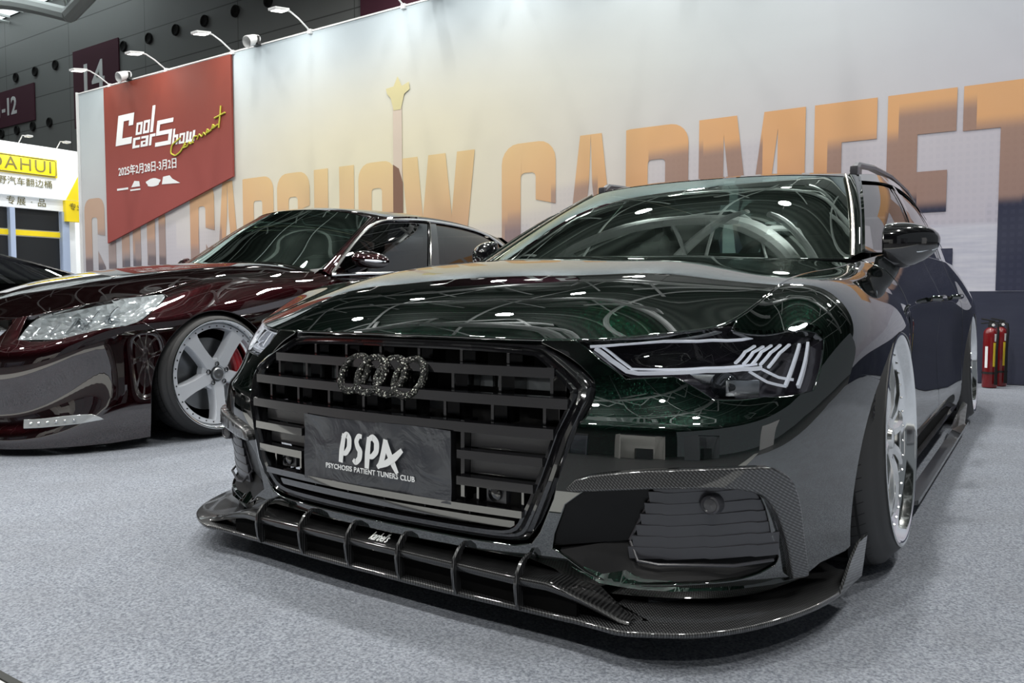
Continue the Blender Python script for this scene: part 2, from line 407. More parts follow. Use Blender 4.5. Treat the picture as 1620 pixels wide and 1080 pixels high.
def sedan_hood():
    D=[]
    for u in np.linspace(0,14,43):
        p=SSH.ev(u,SSH.nv);D.append((p[0],p[1],p[2],14.))
    for y,z in [(.32,.635),(.40,.675),(.5,.725),(.6,.762),(.8,.82),(1.0,.86),(1.3,.905),(1.6,.935),(1.75,.945)]: D.append((0,y,z,2.));D.append((.3,y+.03,z-.002,2.))
    for x,y,z in [(.50,.50,.685),(.52,.65,.730),(.54,.85,.785),(.58,1.1,.842),(.62,1.4,.885),(.64,1.7,.908)]: D.append((x,y,z,2.))
    c=fit_height(SHX,SHY,D,lam=4e-3)
    return Net([[(x,y,c[i,j]) for j,y in enumerate(SHY)] for i,x in enumerate(SHX)])
SHOOD=sedan_hood()
def sym(cols): return Net([[(-x,y,z) for x,y,z in r] for r in cols[:0:-1]]+cols)
SWS=sym([[(0,1.72,.935),(0,1.93,1.065),(0,2.13,1.21),(0,2.34,1.325)],[(.30,1.74,.932),(.28,1.95,1.06),(.27,2.15,1.205),(.25,2.355,1.320)],
 [(.55,1.82,.915),(.51,2.02,1.045),(.475,2.22,1.185),(.43,2.42,1.302)],[(.70,1.89,.895),(.65,2.09,1.025),(.60,2.29,1.16),(.545,2.49,1.278)],[(.765,1.94,.875),(.715,2.14,1.01),(.66,2.34,1.14),(.598,2.54,1.258)]])
SSG=Net([[(.800,1.95,.852),(.755,2.13,1.0),(.70,2.33,1.135),(.640,2.57,1.250)],
 [(.835,2.30,.872),(.79,2.42,1.01),(.735,2.56,1.15),(.655,2.76,1.280)],
 [(.845,2.75,.885),(.81,2.80,1.02),(.755,2.88,1.17),(.660,3.00,1.298)],
 [(.850,3.25,.900),(.815,3.27,1.03),(.76,3.30,1.17),(.660,3.35,1.294)],
 [(.842,3.80,.915),(.81,3.78,1.03),(.755,3.74,1.15),(.650,3.70,1.262)],
 [(.805,4.32,.93),(.775,4.20,1.02),(.72,4.10,1.11),(.635,4.02,1.205)]])
# ==END==

# outlines measured on the skin, in its own (u,v)
UV={'hl': [(2.333, 10.875), (2.917, 11.0), (4.042, 11.0), (5.042, 11.0), (5.667, 10.875), (7.417, 9.625), (7.917, 8.792), (7.958, 8.333), (7.625, 7.583), (7.208, 6.833), (7.042, 6.375), (6.0, 7.417), (4.875, 7.667), (4.5, 8.167), (4.083, 8.667), (3.667, 8.583), (3.208, 8.5), (2.792, 9.417)],
 'fog': [(2.417, 3.292), (3.375, 3.542), (4.417, 3.667), (5.333, 3.583), (5.667, 3.292), (5.875, 2.792), (6.042, 2.0), (6.292, 1.417), (5.625, 1.167), (4.458, 1.125), (3.125, 0.917), (2.75, 1.125), (2.25, 1.75), (2.083, 1.875)],
 'strip': [(2.417, 3.333), (2.583, 3.625), (3.375, 3.875), (4.417, 4.0), (5.5, 3.958), (5.917, 3.833), (6.25, 3.458), (6.458, 2.875), (6.625, 1.917), (6.875, 0.708), (6.5, 0.875), (6.292, 1.917), (6.042, 2.667), (5.833, 3.083), (5.583, 3.375), (5.0, 3.583), (3.875, 3.583), (2.875, 3.417)],
 'hl_edge_right': [(7.958, 8.75), (7.917, 8.25), (7.625, 7.583), (7.208, 6.833), (7.042, 6.375)],
 'drl_top': [(2.542, 10.5), (3.083, 10.625), (3.917, 10.667), (5.167, 10.625), (6.417, 10.208)],
 'drl_main': [(2.625, 10.375), (2.917, 9.542), (3.208, 8.917), (3.417, 8.833), (4.0, 8.917), (4.833, 9.0), (5.75, 8.875), (6.25, 8.625)],
 'drl_main2': [(2.75, 10.5), (3.042, 9.708), (3.292, 9.125), (4.0, 9.208), (4.833, 9.25), (5.792, 9.125), (6.208, 8.958)],
 'drl_bar0': [(5.625, 9.292), (6.0, 9.833), (6.333, 9.917)],
 'drl_bar1': [(5.833, 9.125), (6.208, 9.667), (6.542, 9.708)],
 'drl_bar2': [(6.042, 8.958), (6.417, 9.5), (6.75, 9.542)],
 'drl_bar3': [(6.25, 8.792), (6.625, 9.208), (6.958, 9.292)],
 'drl_bar4': [(6.417, 8.5), (6.833, 8.917), (7.167, 9.0)],
 'drl_v1': [(5.958, 8.667), (6.292, 7.958), (6.667, 7.417)],
 'drl_v2': [(6.292, 8.542), (6.583, 7.917), (6.875, 7.5)],
 'drl_v3': [(6.917, 7.083), (7.333, 7.833), (7.625, 8.417)],
 'drl_v4': [(6.667, 7.458), (7.083, 8.125), (7.417, 8.667)],
 'proj_lens': [(5.375, 8.292)],
 'washer': [(4.75, 6.375), (4.875, 7.125), (5.125, 7.375), (6.292, 6.917), (6.042, 6.417), (5.833, 5.708), (5.542, 5.542), (4.75, 5.583)],
 'fogtri': [(2.417, 3.292), (3.708, 3.583), (3.208, 2.125), (2.083, 1.875)],
 'foggrill': [(3.708, 3.583), (5.333, 3.583), (5.667, 3.292), (5.875, 2.792), (6.042, 2.0), (6.292, 1.417), (4.333, 1.833), (3.792, 1.875), (3.208, 2.125)],
 's_hl': [(2.958, 9.25), (3.125, 10.333), (3.542, 10.833), (4.958, 10.958), (6.125, 11.0), (7.208, 11.0), (8.208, 10.375), (8.208, 9.875), (7.542, 8.625), (7.042, 7.292), (6.5, 6.917), (5.042, 8.042)],
 's_drl': [(3.25, 3.375), (4.583, 2.75), (5.458, 2.292), (5.792, 1.875), (5.083, 1.958), (3.292, 2.583)],
 's_crease': [(3.708, 3.833), (4.083, 5.167), (4.625, 6.0), (5.208, 5.792)],
 's_lens1': [(5.042, 9.833)],
 's_lens2': [(6.167, 8.958)]}

# ------------------------------------------------------------------ panels cut from a spline skin
def pip(P_,poly):
    x,y=P_[:,0],P_[:,1]; ins=np.zeros(len(P_),bool); n=len(poly)
    for i in range(n):
        x0,y0=poly[i]; x1,y1=poly[(i+1)%n]
        if y0==y1: continue
        c=((y0>y)!=(y1>y))&(x<(x1-x0)*(y-y0)/(y1-y0)+x0); ins^=c
    return ins
def chaikin(p,n=2,keep=()):
    p=[np.array(q,float) for q in p]; ks=set(keep); lab=[i in ks for i in range(len(p))]
    for _ in range(n):
        q=[];ql=[]
        for i in range(len(p)):
            a,b_=p[i],p[(i+1)%len(p)]; la,lb=lab[i],lab[(i+1)%len(p)]
            if la: q.append(a); ql.append(True); q.append(a*.5+b_*.5 if lb else a*.25+b_*.75); ql.append(False)
            else:
                q.append(a*.75+b_*.25); ql.append(False)
                if not lb: q.append(a*.25+b_*.75); ql.append(False)
        p,lab=q,ql
    return np.array(p)
def panel(name,net,poly,m,parent,holes=(),step=.022,thick=.012,off=0.,su=.12,sv=.05,mirror=False,both=False,rnd=0,hrnd=1,keep=(),flip=False,lip=.0025):
    """thin pressed panel cut from the skin. poly/holes are (u,v) loops"""
    S=np.array([su,sv])
    def prep(q,r,k=()):
        q=[tuple(a) for a in q]
        if r: q=chaikin(q,r,k)
        q=np.array(q,float)*S; o=[]
        for i in range(len(q)):
            a,b_=q[i],q[(i+1)%len(q)]; n=max(1,int(np.ceil(np.linalg.norm(b_-a)/(step*.7))))
            for j in range(n): o.append(a+(b_-a)*j/n)
        return np.array(o)
    outer=prep(poly,rnd,keep); loops=[outer]+[prep(h,hrnd) for h in holes]
    lo,hi=outer.min(0),outer.max(0)
    gx=np.arange(lo[0],hi[0],step); gy_=np.arange(lo[1],hi[1],step)
    X,Y=np.meshgrid(gx,gy_); X=X+(np.arange(len(gy_))%2)[:,None]*step*.5
    pts=np.stack([X.ravel(),Y.ravel()],1); ok=pip(pts,outer)
    for h in loops[1:]: ok&=~pip(pts,h)
    pts=pts[ok]
    bnd=np.concatenate(loops)
    if len(pts):
        d=np.min(((pts[:,None,:]-bnd[None])**2).sum(-1),axis=1); pts=pts[d>(step*.45)**2]
    allp=np.concatenate([bnd,pts]); E_=[];k=0
    for l in loops:
        n=len(l); E_+=[(k+i,k+(i+1)%n) for i in range(n)]; k+=n
    r=delaunay_2d_cdt([Vector(p) for p in allp],E_,[],0,1e-6)
    V2=np.array([tuple(v) for v in r[0]]); F=[tuple(f) for f in r[2]]
    cen=np.array([V2[list(f)].mean(0) for f in F]); ok=pip(cen,outer)
    for h in loops[1:]: ok&=~pip(cen,h)
    F=[f for f,o in zip(F,ok) if o]
    uv=V2/S; Pn=net.ev(uv[:,0],uv[:,1]); Nn=net.nrm(uv[:,0],uv[:,1])
    if flip: Nn=-Nn
    Pn=Pn+Nn*off
    # orient
    f0=F[0]; nn=np.cross(Pn[f0[1]]-Pn[f0[0]],Pn[f0[2]]-Pn[f0[0]])
    tot=sum(np.dot(np.cross(Pn[f[1]]-Pn[f[0]],Pn[f[2]]-Pn[f[0]]),Nn[f[0]]) for f in F)
    if tot<0: F=[f[::-1] for f in F]
    # boundary edges
    cnt={}
    for f in F:
        for i in range(len(f)):
            e=(f[i],f[(i+1)%len(f)]); cnt[e]=cnt.get(e,0)+1
    be=[e for e in cnt if (e[1],e[0]) not in cnt]
    V=list(Pn); NN=list(Nn); idx={}
    def ring(v,a,tan):
        key=(v,a)
        if key not in idx:
            idx[key]=len(V); n_=Nn[v]; t_=tan[v]/max(1e-9,np.linalg.norm(tan[v]))
            if a==0: V.append(Pn[v]); NN.append(n_)
            if a==1: V.append(Pn[v]+t_*lip-n_*lip*.3); NN.append(n_*.7+t_*.7)
            if a==2: V.append(Pn[v]+t_*lip*1.25-n_*lip*1.3); NN.append(t_)
            if a==3: V.append(Pn[v]+t_*lip*1.25-n_*thick); NN.append(t_)
        return idx[key]
    if thick>0:
        tan={}
        for a,b_ in be:
            e=Pn[b_]-Pn[a]
            for v in (a,b_): tan[v]=tan.get(v,0)+np.cross(e,Nn[v])
        for a,b_ in be:
            ra=[a]+[ring(a,i,tan) for i in (1,2,3)]; rb=[b_]+[ring(b_,i,tan) for i in (1,2,3)]
            for i in range(3): F.append((rb[i],ra[i],ra[i+1],rb[i+1]))
    V=np.array(V);NN=np.array(NN)
    used=sorted({i for f in F for i in f}); mp={o:i for i,o in enumerate(used)}
    V=V[used];NN=NN[used];F=[tuple(mp[i] for i in f) for f in F]
    res=[]
    if both:
        k=len(V); V=np.concatenate([V,V*[-1,1,1]]); NN=np.concatenate([NN,NN*[-1,1,1]]); F=F+[tuple(i+k for i in f[::-1]) for f in F]
        return mesh(name,V,F,m,parent,normals=NN)
    res.append(mesh(name,V,F,m,parent,normals=NN))
    if mirror: res.append(mesh(name,V*[-1,1,1],[f[::-1] for f in F],m,parent,normals=NN*[-1,1,1]))
    return res if mirror else res[0]
def skinpts(net,uvs,off=0.,n=0):
    """3-D polyline lying `off` above the skin; n = points per segment"""
    q=[]
    for i in range(len(uvs)-1):
        for j in range(max(1,n)): q.append(np.array(uvs[i])+(np.array(uvs[i+1])-np.array(uvs[i]))*j/max(1,n))
    q.append(np.array(uvs[-1])); q=np.array(q)
    return net.ev(q[:,0],q[:,1])+net.nrm(q[:,0],q[:,1])*off

# ------------------------------------------------------------------ the dark green wagon
def gy(x,z):      # fore-aft position of the grille face
    return float(np.interp(z,[.15,.21,.27,.43,.50,.61,.64],[0.0,-.035,-.052,-.047,-.02,.045,.06]))+.157*x*x
def arch_pts(net,yc,zc,a,b,ysgn_from,n=22,z0=.0,find=None):
    """ellipse over the wheel, listed from rear foot to front foot"""
    return [find(yc+a*math.cos(t),zc+b*math.sin(t)) for t in np.linspace(0,math.pi,n)]
def find_yz(net,y,z,umin,umax):
    U,V,Q=net.table(); k=(U>=umin)&(U<=umax); u,v,q=U[k],V[k],Q[k]
    i=((q[:,1]-y)**2+(q[:,2]-z)**2).argmin(); u,v=u[i],v[i]; st=1/24.
    for _ in range(5):
        uu,vv=np.meshgrid(u+np.linspace(-2,2,9)*st,v+np.linspace(-2,2,9)*st,indexing='ij'); vv=np.clip(vv,0,net.nv)
        r=net.ev(uu,vv); d=(r[...,1]-y)**2+(r[...,2]-z)**2; j=np.unravel_index(d.argmin(),d.shape); u,v=uu[j],vv[j]; st/=3
    return (float(u),float(v))
def wheel(parent,name,side,cx,cy,cz,R,lip,width,spokes,kind,camber=0,toe=0,label=None):
    """side +1: outer face looks to +x"""
    root=empty(name,(cx,cy,cz),parent=parent)
    root.rotation_euler=(0,math.radians(-camber)*side,math.radians(toe)); root.scale=(side,1,1)
    b=B(); w=width
    b.lathe([(-.012,lip-.012),(-.002,lip-.004),(-.004,lip+.004),(-.016,lip+.016),(-.028,R-.030),(-.040,R-.012),(-.060,R-.003),(-.09,R),(-w+.06,R-.006),(-w+.03,R-.013),(-w+.01,R-.035),(-w,lip+.01),(-w+.01,lip-.01)],n=72)
    ty=b.out('tyre',MT['tread'],root)
    b=B()
    if kind=='multi': b.lathe([(-.010,lip-.010),(-.001,lip-.001),(.002,lip),(.003,lip-.006),(-.004,lip-.012),(-.022,lip-.018),(-.032,lip-.024),(-.034,lip-.044),(-.040,lip-.048),(-.10,lip-.050),(-.18,lip-.04),(-w+.01,lip-.012)],n=96)
    else: b.lathe([(-.010,lip-.010),(-.001,lip-.001),(.002,lip),(.003,lip-.006),(-.002,lip-.012),(-.010,lip-.016),(-.030,lip-.020),(-.060,lip-.026),(-.072,lip-.034),(-.076,lip-.045),(-.080,lip-.049),(-.10,lip-.050),(-.18,lip-.04),(-w+.01,lip-.012)],n=96)
    b.out('rim',MT['chrome'],root,auto=math.radians(60))
    b=B()
    bx,br=(-.022,.036) if kind=='star' else (-.028,.034)
    for k in range(36):
        a=2*math.pi*k/36; b.lathe([(bx,.0001),(bx,.0030),(bx-.004,.0042)],n=6,c=(0,(lip-br)*math.cos(a),(lip-br)*math.sin(a)))
    # bolts round the lip, kept on the hub side of the step
    b.out('rim_bolt_ring',MT['darksteel'] if kind=='star' else MT['polished'],root)
    if kind=='star':
        hubx=-.045
        b=B(); b.lathe([(-.034,lip-.022),(-.026,lip-.026),(-.026,lip-.046),(-.05,lip-.050),(-.06,lip-.049)],n=96); b.out('wheel_face_ring',MT['white_alloy'],root)
        b=B(); b.lathe([(-.09,.085),(-.050,.084),(-.040,.076),(-.038,.040),(-.055,.034)],n=48)
        b.out('hub',MT['white_alloy'],root)
        for k in range(5):
            a=math.radians(90+72*k+spokes); c_,s_=math.cos(a),math.sin(a); Pn=[]
            for r,hw,x0 in [(.045,.034,-.036),(.075,.035,-.032),(.11,.033,-.030),(.15,.033,-.028),(.19,.036,-.026),(.22,.041,-.026),(lip-.044,.050,-.027)]:
                row=[]
                for q,dx in [(-hw,-.055),(-hw,-.010),(-hw+.006,0),(hw-.006,0),(hw,-.010),(hw,-.055)]:
                    row.append((x0+dx,r*c_-q*s_,r*s_+q*c_))
                Pn.append(row)
            B().grid(Pn).out('spoke',MT['white_alloy'],root)
        for k in range(5):
            a=math.radians(90+36+72*k+spokes); y,z=.056*math.cos(a),.052*math.sin(a)
            b=B(); b.lathe([(-.030,.0125),(-.031,.0095),(-.045,.009),(-.045,.0001)],n=14,c=(0,y,z)); b.out('lug_nut',MT['darksteel'],root)
        b=B(); b.lathe([(-.04,.033),(-.030,.032),(-.026,.026),(-.028,.018),(-.024,.0001)],n=40); b.out('center_cap',MT['steel'],root)
    else:
        for k in range(10):
            a=2*math.pi*k/10+.12; c_,s_=math.cos(a),math.sin(a); Pn=[]
            for r,hw,x0 in [(.05,.020,-.030),(.09,.015,-.020),(.15,.013,-.018),(.20,.015,-.024),(lip-.040,.022,-.033)]:
                Pn.append([(x0+dx,r*c_-q*s_,r*s_+q*c_) for q,dx in [(-hw,-.05),(-hw,-.008),(-hw*.5,0),(hw*.5,0),(hw,-.008),(hw,-.05)]])
            B().grid(Pn).out('spoke',MT['polished'],root)
        b=B(); b.lathe([(-.09,.07),(-.035,.068),(-.028,.055),(-.032,.030),(-.022,.026),(-.020,.0001)],n=40); b.out('hub',MT['polished'],root)
    b=B(); b.lathe([(-.155,.03),(-.125,.05),(-.125,lip-.095),(-.15,lip-.095),(-.15,.05)],n=56); b.out('brake_disc',MT['steel'],root)
    b=B(); P_=[]
    for t in np.linspace(math.radians(-28),math.radians(38),12):
        P_.append([(x,r*math.cos(t),r*math.sin(t)) for x,r in [(-.165,lip-.13),(-.098,lip-.13),(-.088,lip-.12),(-.088,lip-.085),(-.098,lip-.07),(-.165,lip-.07)]])
    b.grid(P_); 
    b.out('brake_caliper',MT['red'] if kind=='star' else MT['darksteel'],root)
    if kind=='star':
        pass
    return root
# tyre with tread blocks
def tread_mat():
    m,t,b=mat('tyre_rubber_with_tread'); c,x,y,z=XYZ(t)
    ang=M(t,'ARCTAN2',z,y); r=M(t,'SQRT',M(t,'ADD',M(t,'MULTIPLY',y,y),M(t,'MULTIPLY',z,z)))
    bl=M(t,'FRACT',M(t,'ADD',M(t,'MULTIPLY',ang,66/(2*math.pi)),M(t,'MULTIPLY',x,9.)))
    g1=M(t,'LESS_THAN',bl,.10)
    ribs=M(t,'LESS_THAN',M(t,'FRACT',M(t,'MULTIPLY',M(t,'ADD',x,.02),22.)),.13)
    tr=M(t,'MULTIPLY',M(t,'MAXIMUM',g1,ribs),M(t,'MULTIPLY',M(t,'GREATER_THAN',r,.318),M(t,'LESS_THAN',x,-.045)))
    L(t,MIX(t,tr,(.042,.042,.043),(.003,.003,.003)),b.inputs['Base Color'])
    bump(t,b,M(t,'SUBTRACT',1.0,tr),1.0,.006); b.inputs['Roughness'].default_value=.48
    return m
MT['tread']=tread_mat()

def add_text_ring(parent,body,R,x,a_mid,size,m):
    """lettering raised round a tyre wall, read from outside"""
    n=len(body); da=size*.78/R; 
    b=bpy.data.meshes.new('sidewall_lettering'); bm=bmesh.new()
    for k,ch in enumerate(body):
        if ch==' ': continue
        a=a_mid-(k-(n-1)/2)*da
        rad=Vector((0,math.cos(a),math.sin(a))); tan=Vector((0,math.sin(a),-math.cos(a)))
        o=text('x',ch,size,None,Vector((x,0,0))+rad*R,basis(tan,rad),ext=.0006)
        bm.from_mesh(o.data); me=o.data; bpy.data.objects.remove(o); bpy.data.meshes.remove(me)
    bm.to_mesh(b); bm.free(); return link('sidewall_lettering',b,m,parent)

def build_wagon():
    car=empty('station_wagon',(0,0,0),0,'black-green pearl station wagon with four interlocked rings on its grille and a carbon front splitter','car')
    G=MT['green']; nv=SHELL.nv
    # ---- bonnet
    edge=[]
    for u in np.linspace(0,14.6,70):
        p=SHELL.ev(u,nv); edge.append((p[0],p[1]))
    g=.0065
    E_=np.array(edge); T_=np.gradient(E_,axis=0); Nn=np.stack([-T_[:,1],T_[:,0]],1); Nn/=np.linalg.norm(Nn,axis=1,keepdims=True); E_=E_+Nn*g
    E_[0,0]=0
    rear=[(.60,1.335),(.45,1.275),(.25,1.235),(0,1.22)]
    half=[tuple(e) for e in E_]+rear
    poly=half+[(-x,y) for x,y in half[::-1][1:-1]]
    panel('bonnet',HOOD,[hood_uv(*p) for p in poly],G,car,su=HX[1]-HX[0],sv=HY[1]-HY[0],step=.02,thick=.02,lip=.004)
    # ---- bumper skin
    f=lambda x,y,z: SHELL.find((x,y,z))
    gl_out=[(0,.184),(.25,.185),(.37,.187),(.412,.197),(.435,.225),(.468,.30),(.525,.475),(.533,.52),(.524,.545),(.42,.607),(.395,.616)]
    gl=[f(x,gy(x,z)+.01,z) for x,z in gl_out]
    gl[0]=(0,gl[1][1])
    bot=[f(0,-.045,.162),f(.25,-.035,.163),f(.41,-.01,.163),f(.46,0,.150),f(.52,.01,.112),f(.57,.02,.098),f(.72,.08,.098),f(.83,.18,.104),f(.89,.29,.125),f(.925,.34,.150),f(.95,.43,.160)]
    bot[0]=(0,bot[0][1])
    A=lambda y,z: find_yz(SHELL,y,z,6,15)
    ac=(.88,.20,.437,.430)
    ang=lambda y: None
    archf=[A(ac[0]-ac[2]*math.cos(t),ac[1]+ac[3]*math.sin(t)) for t in np.linspace(0,math.radians(50),14)]   # front foot up to the shut line
    archr=[A(ac[0]-ac[2]*math.cos(t),ac[1]+ac[3]*math.sin(t)) for t in np.linspace(math.radians(50),math.pi,26)]
    hl=UV['hl']
    top0=(max(gl[-1][0],1.75),nv)
    bump_poly=gl[::-1]+bot+[A(.447,.165)]+archf[0:-1]+[(archf[-1][0],archf[-1][1]-.06)]+[(hl[10][0]+.02,hl[10][1]-.07)]+[(a,b_-.09) for a,b_ in hl[11:17]]+[(hl[17][0]-.05,hl[17][1]-.05),(hl[0][0]-.03,nv)]+[top0]
    fog=UV['fog']
    panel('front_bumper',SHELL,bump_poly,G,car,holes=[fog],both=True,step=.014,thick=.018)
    # ---- headlights
    for s in (1,-1): headlight(car,s)
    # ---- fender
    topu=np.linspace(5.72,15.0,30)
    hlr=[(7.33,9.47),(7.78,8.52),(7.86,8.0),(7.56,7.375),(7.22,6.667),(7.06,6.22)]
    fend=[(5.72,10.72)]+[(u,nv-.03) for u in topu[1:]]+[A2(.0,.0) for A2 in ()]
    fend+=[find_yz(SHELL,1.365,.76,13,16.5),find_yz(SHELL,1.375,.6,13,16.5),find_yz(SHELL,1.365,.40,13,16.5),find_yz(SHELL,1.345,.15,13,16.5)]+[A(1.319,.15)]
    fend+=archr[::-1]+[archf[-1]]+hlr[::-1]
    panel('fender',SHELL,fend,G,car,mirror=True,step=.016,thick=.02)
    # ---- doors, quarter panel
    u_at=lambda y,z=.6,lo=13,hi=26: find_yz(SHELL,y,z,lo,hi)
    def side(name,y0,y1,parent=car,arch=None):
        P_=[find_yz(SHELL,y0,z,13,27) for z in (.15,.3,.45,.6,.75)]; a=P_[-1][0]; P_.append((a,nv))
        P2=[find_yz(SHELL,y1,z,13,27) for z in (.15,.3,.45,.6,.75)]; b_=P2[-1][0]; P2.append((b_,nv))
        loop=P_+[(u,nv) for u in np.linspace(a,b_,8)[1:-1]]+P2[::-1]
        if arch is not None:
            yc,zc,ra,rb=arch
            loop+= [find_yz(SHELL,yc-ra*math.cos(t),zc+rb*math.sin(t),15,27) for t in np.linspace(math.pi,0,26) if zc+rb*math.sin(t)>.16]
        return panel(name,SHELL,loop,G,parent,mirror=True,step=.03,thick=.015)
    side('front_door',1.385,2.52); 
    side('rear_door',2.53,3.36)
    side('rear_quarter_panel',3.37,4.62,arch=(3.795,.20,.43,.43))
    # rear end
    b=B(); pts=[]
    for u in np.linspace(25.0,28,16):
        pts.append([SHELL.ev(u,v) for v in np.linspace(0,nv,14)])
    b.grid(pts).mirror(); b.out('tailgate',G,car)
    # handles
    for s in (1,-1):
        for y,z in ((2.20,.715),(3.05,.722)):
            b=B(); b.tube([(s*(.945),y-.09,z),(s*.972,y-.075,z),(s*.978,y,z+.002),(s*.972,y+.075,z),(s*.945,y+.09,z)],[.010,.012,.013,.012,.010],n=10)
            b.out('door_handle',G,car)
    # sills + skirts
    for s in (1,-1):
        b=B(); b.poly([(s*.95,1.33,.05),(s*1.0,1.36,.062),(s*1.012,3.30,.062),(s*.96,3.34,.05)],(0,0,.014)); b.poly([(s*.90,1.33,.06),(s*.90,3.34,.06),(s*.955,3.34,.15),(s*.955,1.33,.15)],(-s*.02,0,.0))
        b.poly([(s*.955,3.05,.065),(s*1.0,3.22,.065),(s*1.0,3.34,.16),(s*.985,3.34,.17),(s*.955,3.26,.09)],(-s*.006,0,0))
        b.out('side_skirt',MT['carbon'],car)
    # roof, glass, pillars
    cabin(car)
    grille(car); splitter(car); fog_lamps(car)
    mirrors(car)
    # wheels
    for s in (1,-1):
        w=wheel(car,'front_wheel',s,s*1.008,.885,.345,.338,.281,.27,0,'multi',camber=2.6)
        add_text_ring(w,'GALAXIA',.309,-.020,math.radians(150) if s>0 else math.radians(30),.026,MT['satin'])
        wheel(car,'rear_wheel',s,s*.998,3.795,.342,.335,.281,.28,0,'multi',camber=2.6)
    # inner structure (dark)
    b=B(); b.box((0,2.6,.30),(1.30,4.1,.36)); b.box((0,.52,.36),(1.1,.5,.40)); b.box((0,2.45,.19),(1.86,2.1,.10)); b.box((0,1.0,.55),(1.2,.9,.25))
    for s in (1,-1):
        for yc in (.885,3.795):
            P_=[[(s*.62,yc+.40*math.cos(t),.30+.42*math.sin(t)),(s*.945,yc+.40*math.cos(t),.30+.40*math.sin(t))] for t in np.linspace(-.5,math.pi+.5,20)]
            b.grid(P_); b.box((s*.63,yc,.35),(.02,.8,.7))
    b.out('underbody',MT['under'],car)
    return car

def headlight(car,s):
    """lens flush with the skin over a dark bowl with light guides"""
    hl=UV['hl']
    root_m=[]
    ms=lambda V: [(s*v[0],v[1],v[2]) for v in V]
    # housing bowl
    cl=chaikin(hl,1,(0,4,7,10,12))
    rim=skinpts(SHELL,[tuple(p) for p in cl],-.004)
    cen=np.array([.70,.20,.585]); bk=[]
    for p,uv in zip(rim,cl):
        n=SHELL.nrm(uv[0],uv[1]); q=p-n*.05; q=q+(cen-q)*.12; bk.append(q)
    b=B(); b.grid([ms(list(rim)+[rim[0]]),ms(list(bk)+[bk[0]])]); 
    n0=len(b.V); b.add(ms(bk)+ms([cen+np.array([-.02,.06,0])]),[(i,(i+1)%len(bk),len(bk)) for i in range(len(bk))])
    hs=b.out('headlight',MT['bowl'],car)
    # lens
    V=panel('lens',SHELL,hl,MT['lens'],hs,rnd=1,keep=(0,4,7,10,12),step=.016,thick=.010,lip=.0015)
    if s<0:
        me=V.data; 
        for v in me.vertices: v.co.x*=-1
        me.flip_normals(); me.normals_split_custom_set_from_vertices([(-n.vector[0],n.vector[1],n.vector[2]) for n in []] or [tuple(v.normal) for v in me.vertices])
    # black surround under the glass
    ring=lambda uvs,off,r,m_,nm,n=10: B().tube(ms(skinpts(SHELL,uvs,off,3)),r,n=n).out(nm,m_,hs)
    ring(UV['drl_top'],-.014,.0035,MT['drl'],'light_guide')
    # big running-light strip: flat ribbon
    def ribbon(uvs,off,w,m_,nm,d=.004):
        q=skinpts(SHELL,uvs,off,4); uu=[]
        b=B(); b.sweep(ms(q),[(-d,-w),(d,-w),(d,w),(-d,w)],up=(0,0,1)); b.out(nm,m_,hs)
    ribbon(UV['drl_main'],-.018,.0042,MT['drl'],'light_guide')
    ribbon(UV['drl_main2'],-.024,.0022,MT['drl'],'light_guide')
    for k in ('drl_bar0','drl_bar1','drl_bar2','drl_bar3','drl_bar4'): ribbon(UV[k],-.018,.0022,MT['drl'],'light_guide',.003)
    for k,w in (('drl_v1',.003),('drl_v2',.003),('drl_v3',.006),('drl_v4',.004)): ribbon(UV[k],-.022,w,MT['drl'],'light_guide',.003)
    # projector
    uv=UV['proj_lens'][0]; c=SHELL.ev(*uv)-SHELL.nrm(*uv)*.045
    b=B(); b.lathe([(0.02,.030),(0,.031),(-.006,.027),(-.012,.018),(-.016,.0001)],n=28,c=(s*c[0],c[1],c[2]),axis='Y'); b.out('projector',MT['darkball'],hs)
    b=B(); b.box((s*(c[0]+.035),c[1]+.01,c[2]-.002),(.07,.02,.035),rz=s*.5,bev=.004); b.box((s*(c[0]-.05),c[1]+.005,c[2]+.014),(.06,.02,.02),rz=s*.3,bev=.003); b.out('reflector_block',MT['reflector'],hs)
    return hs
MT['bowl']=P('black_lamp_housing',(.030,.026,.034),.2,.22,.6,.05)
MT['darkball']=P('projector_lens_glass',(.02,.025,.03),.2,.03,1,.0,1.6)

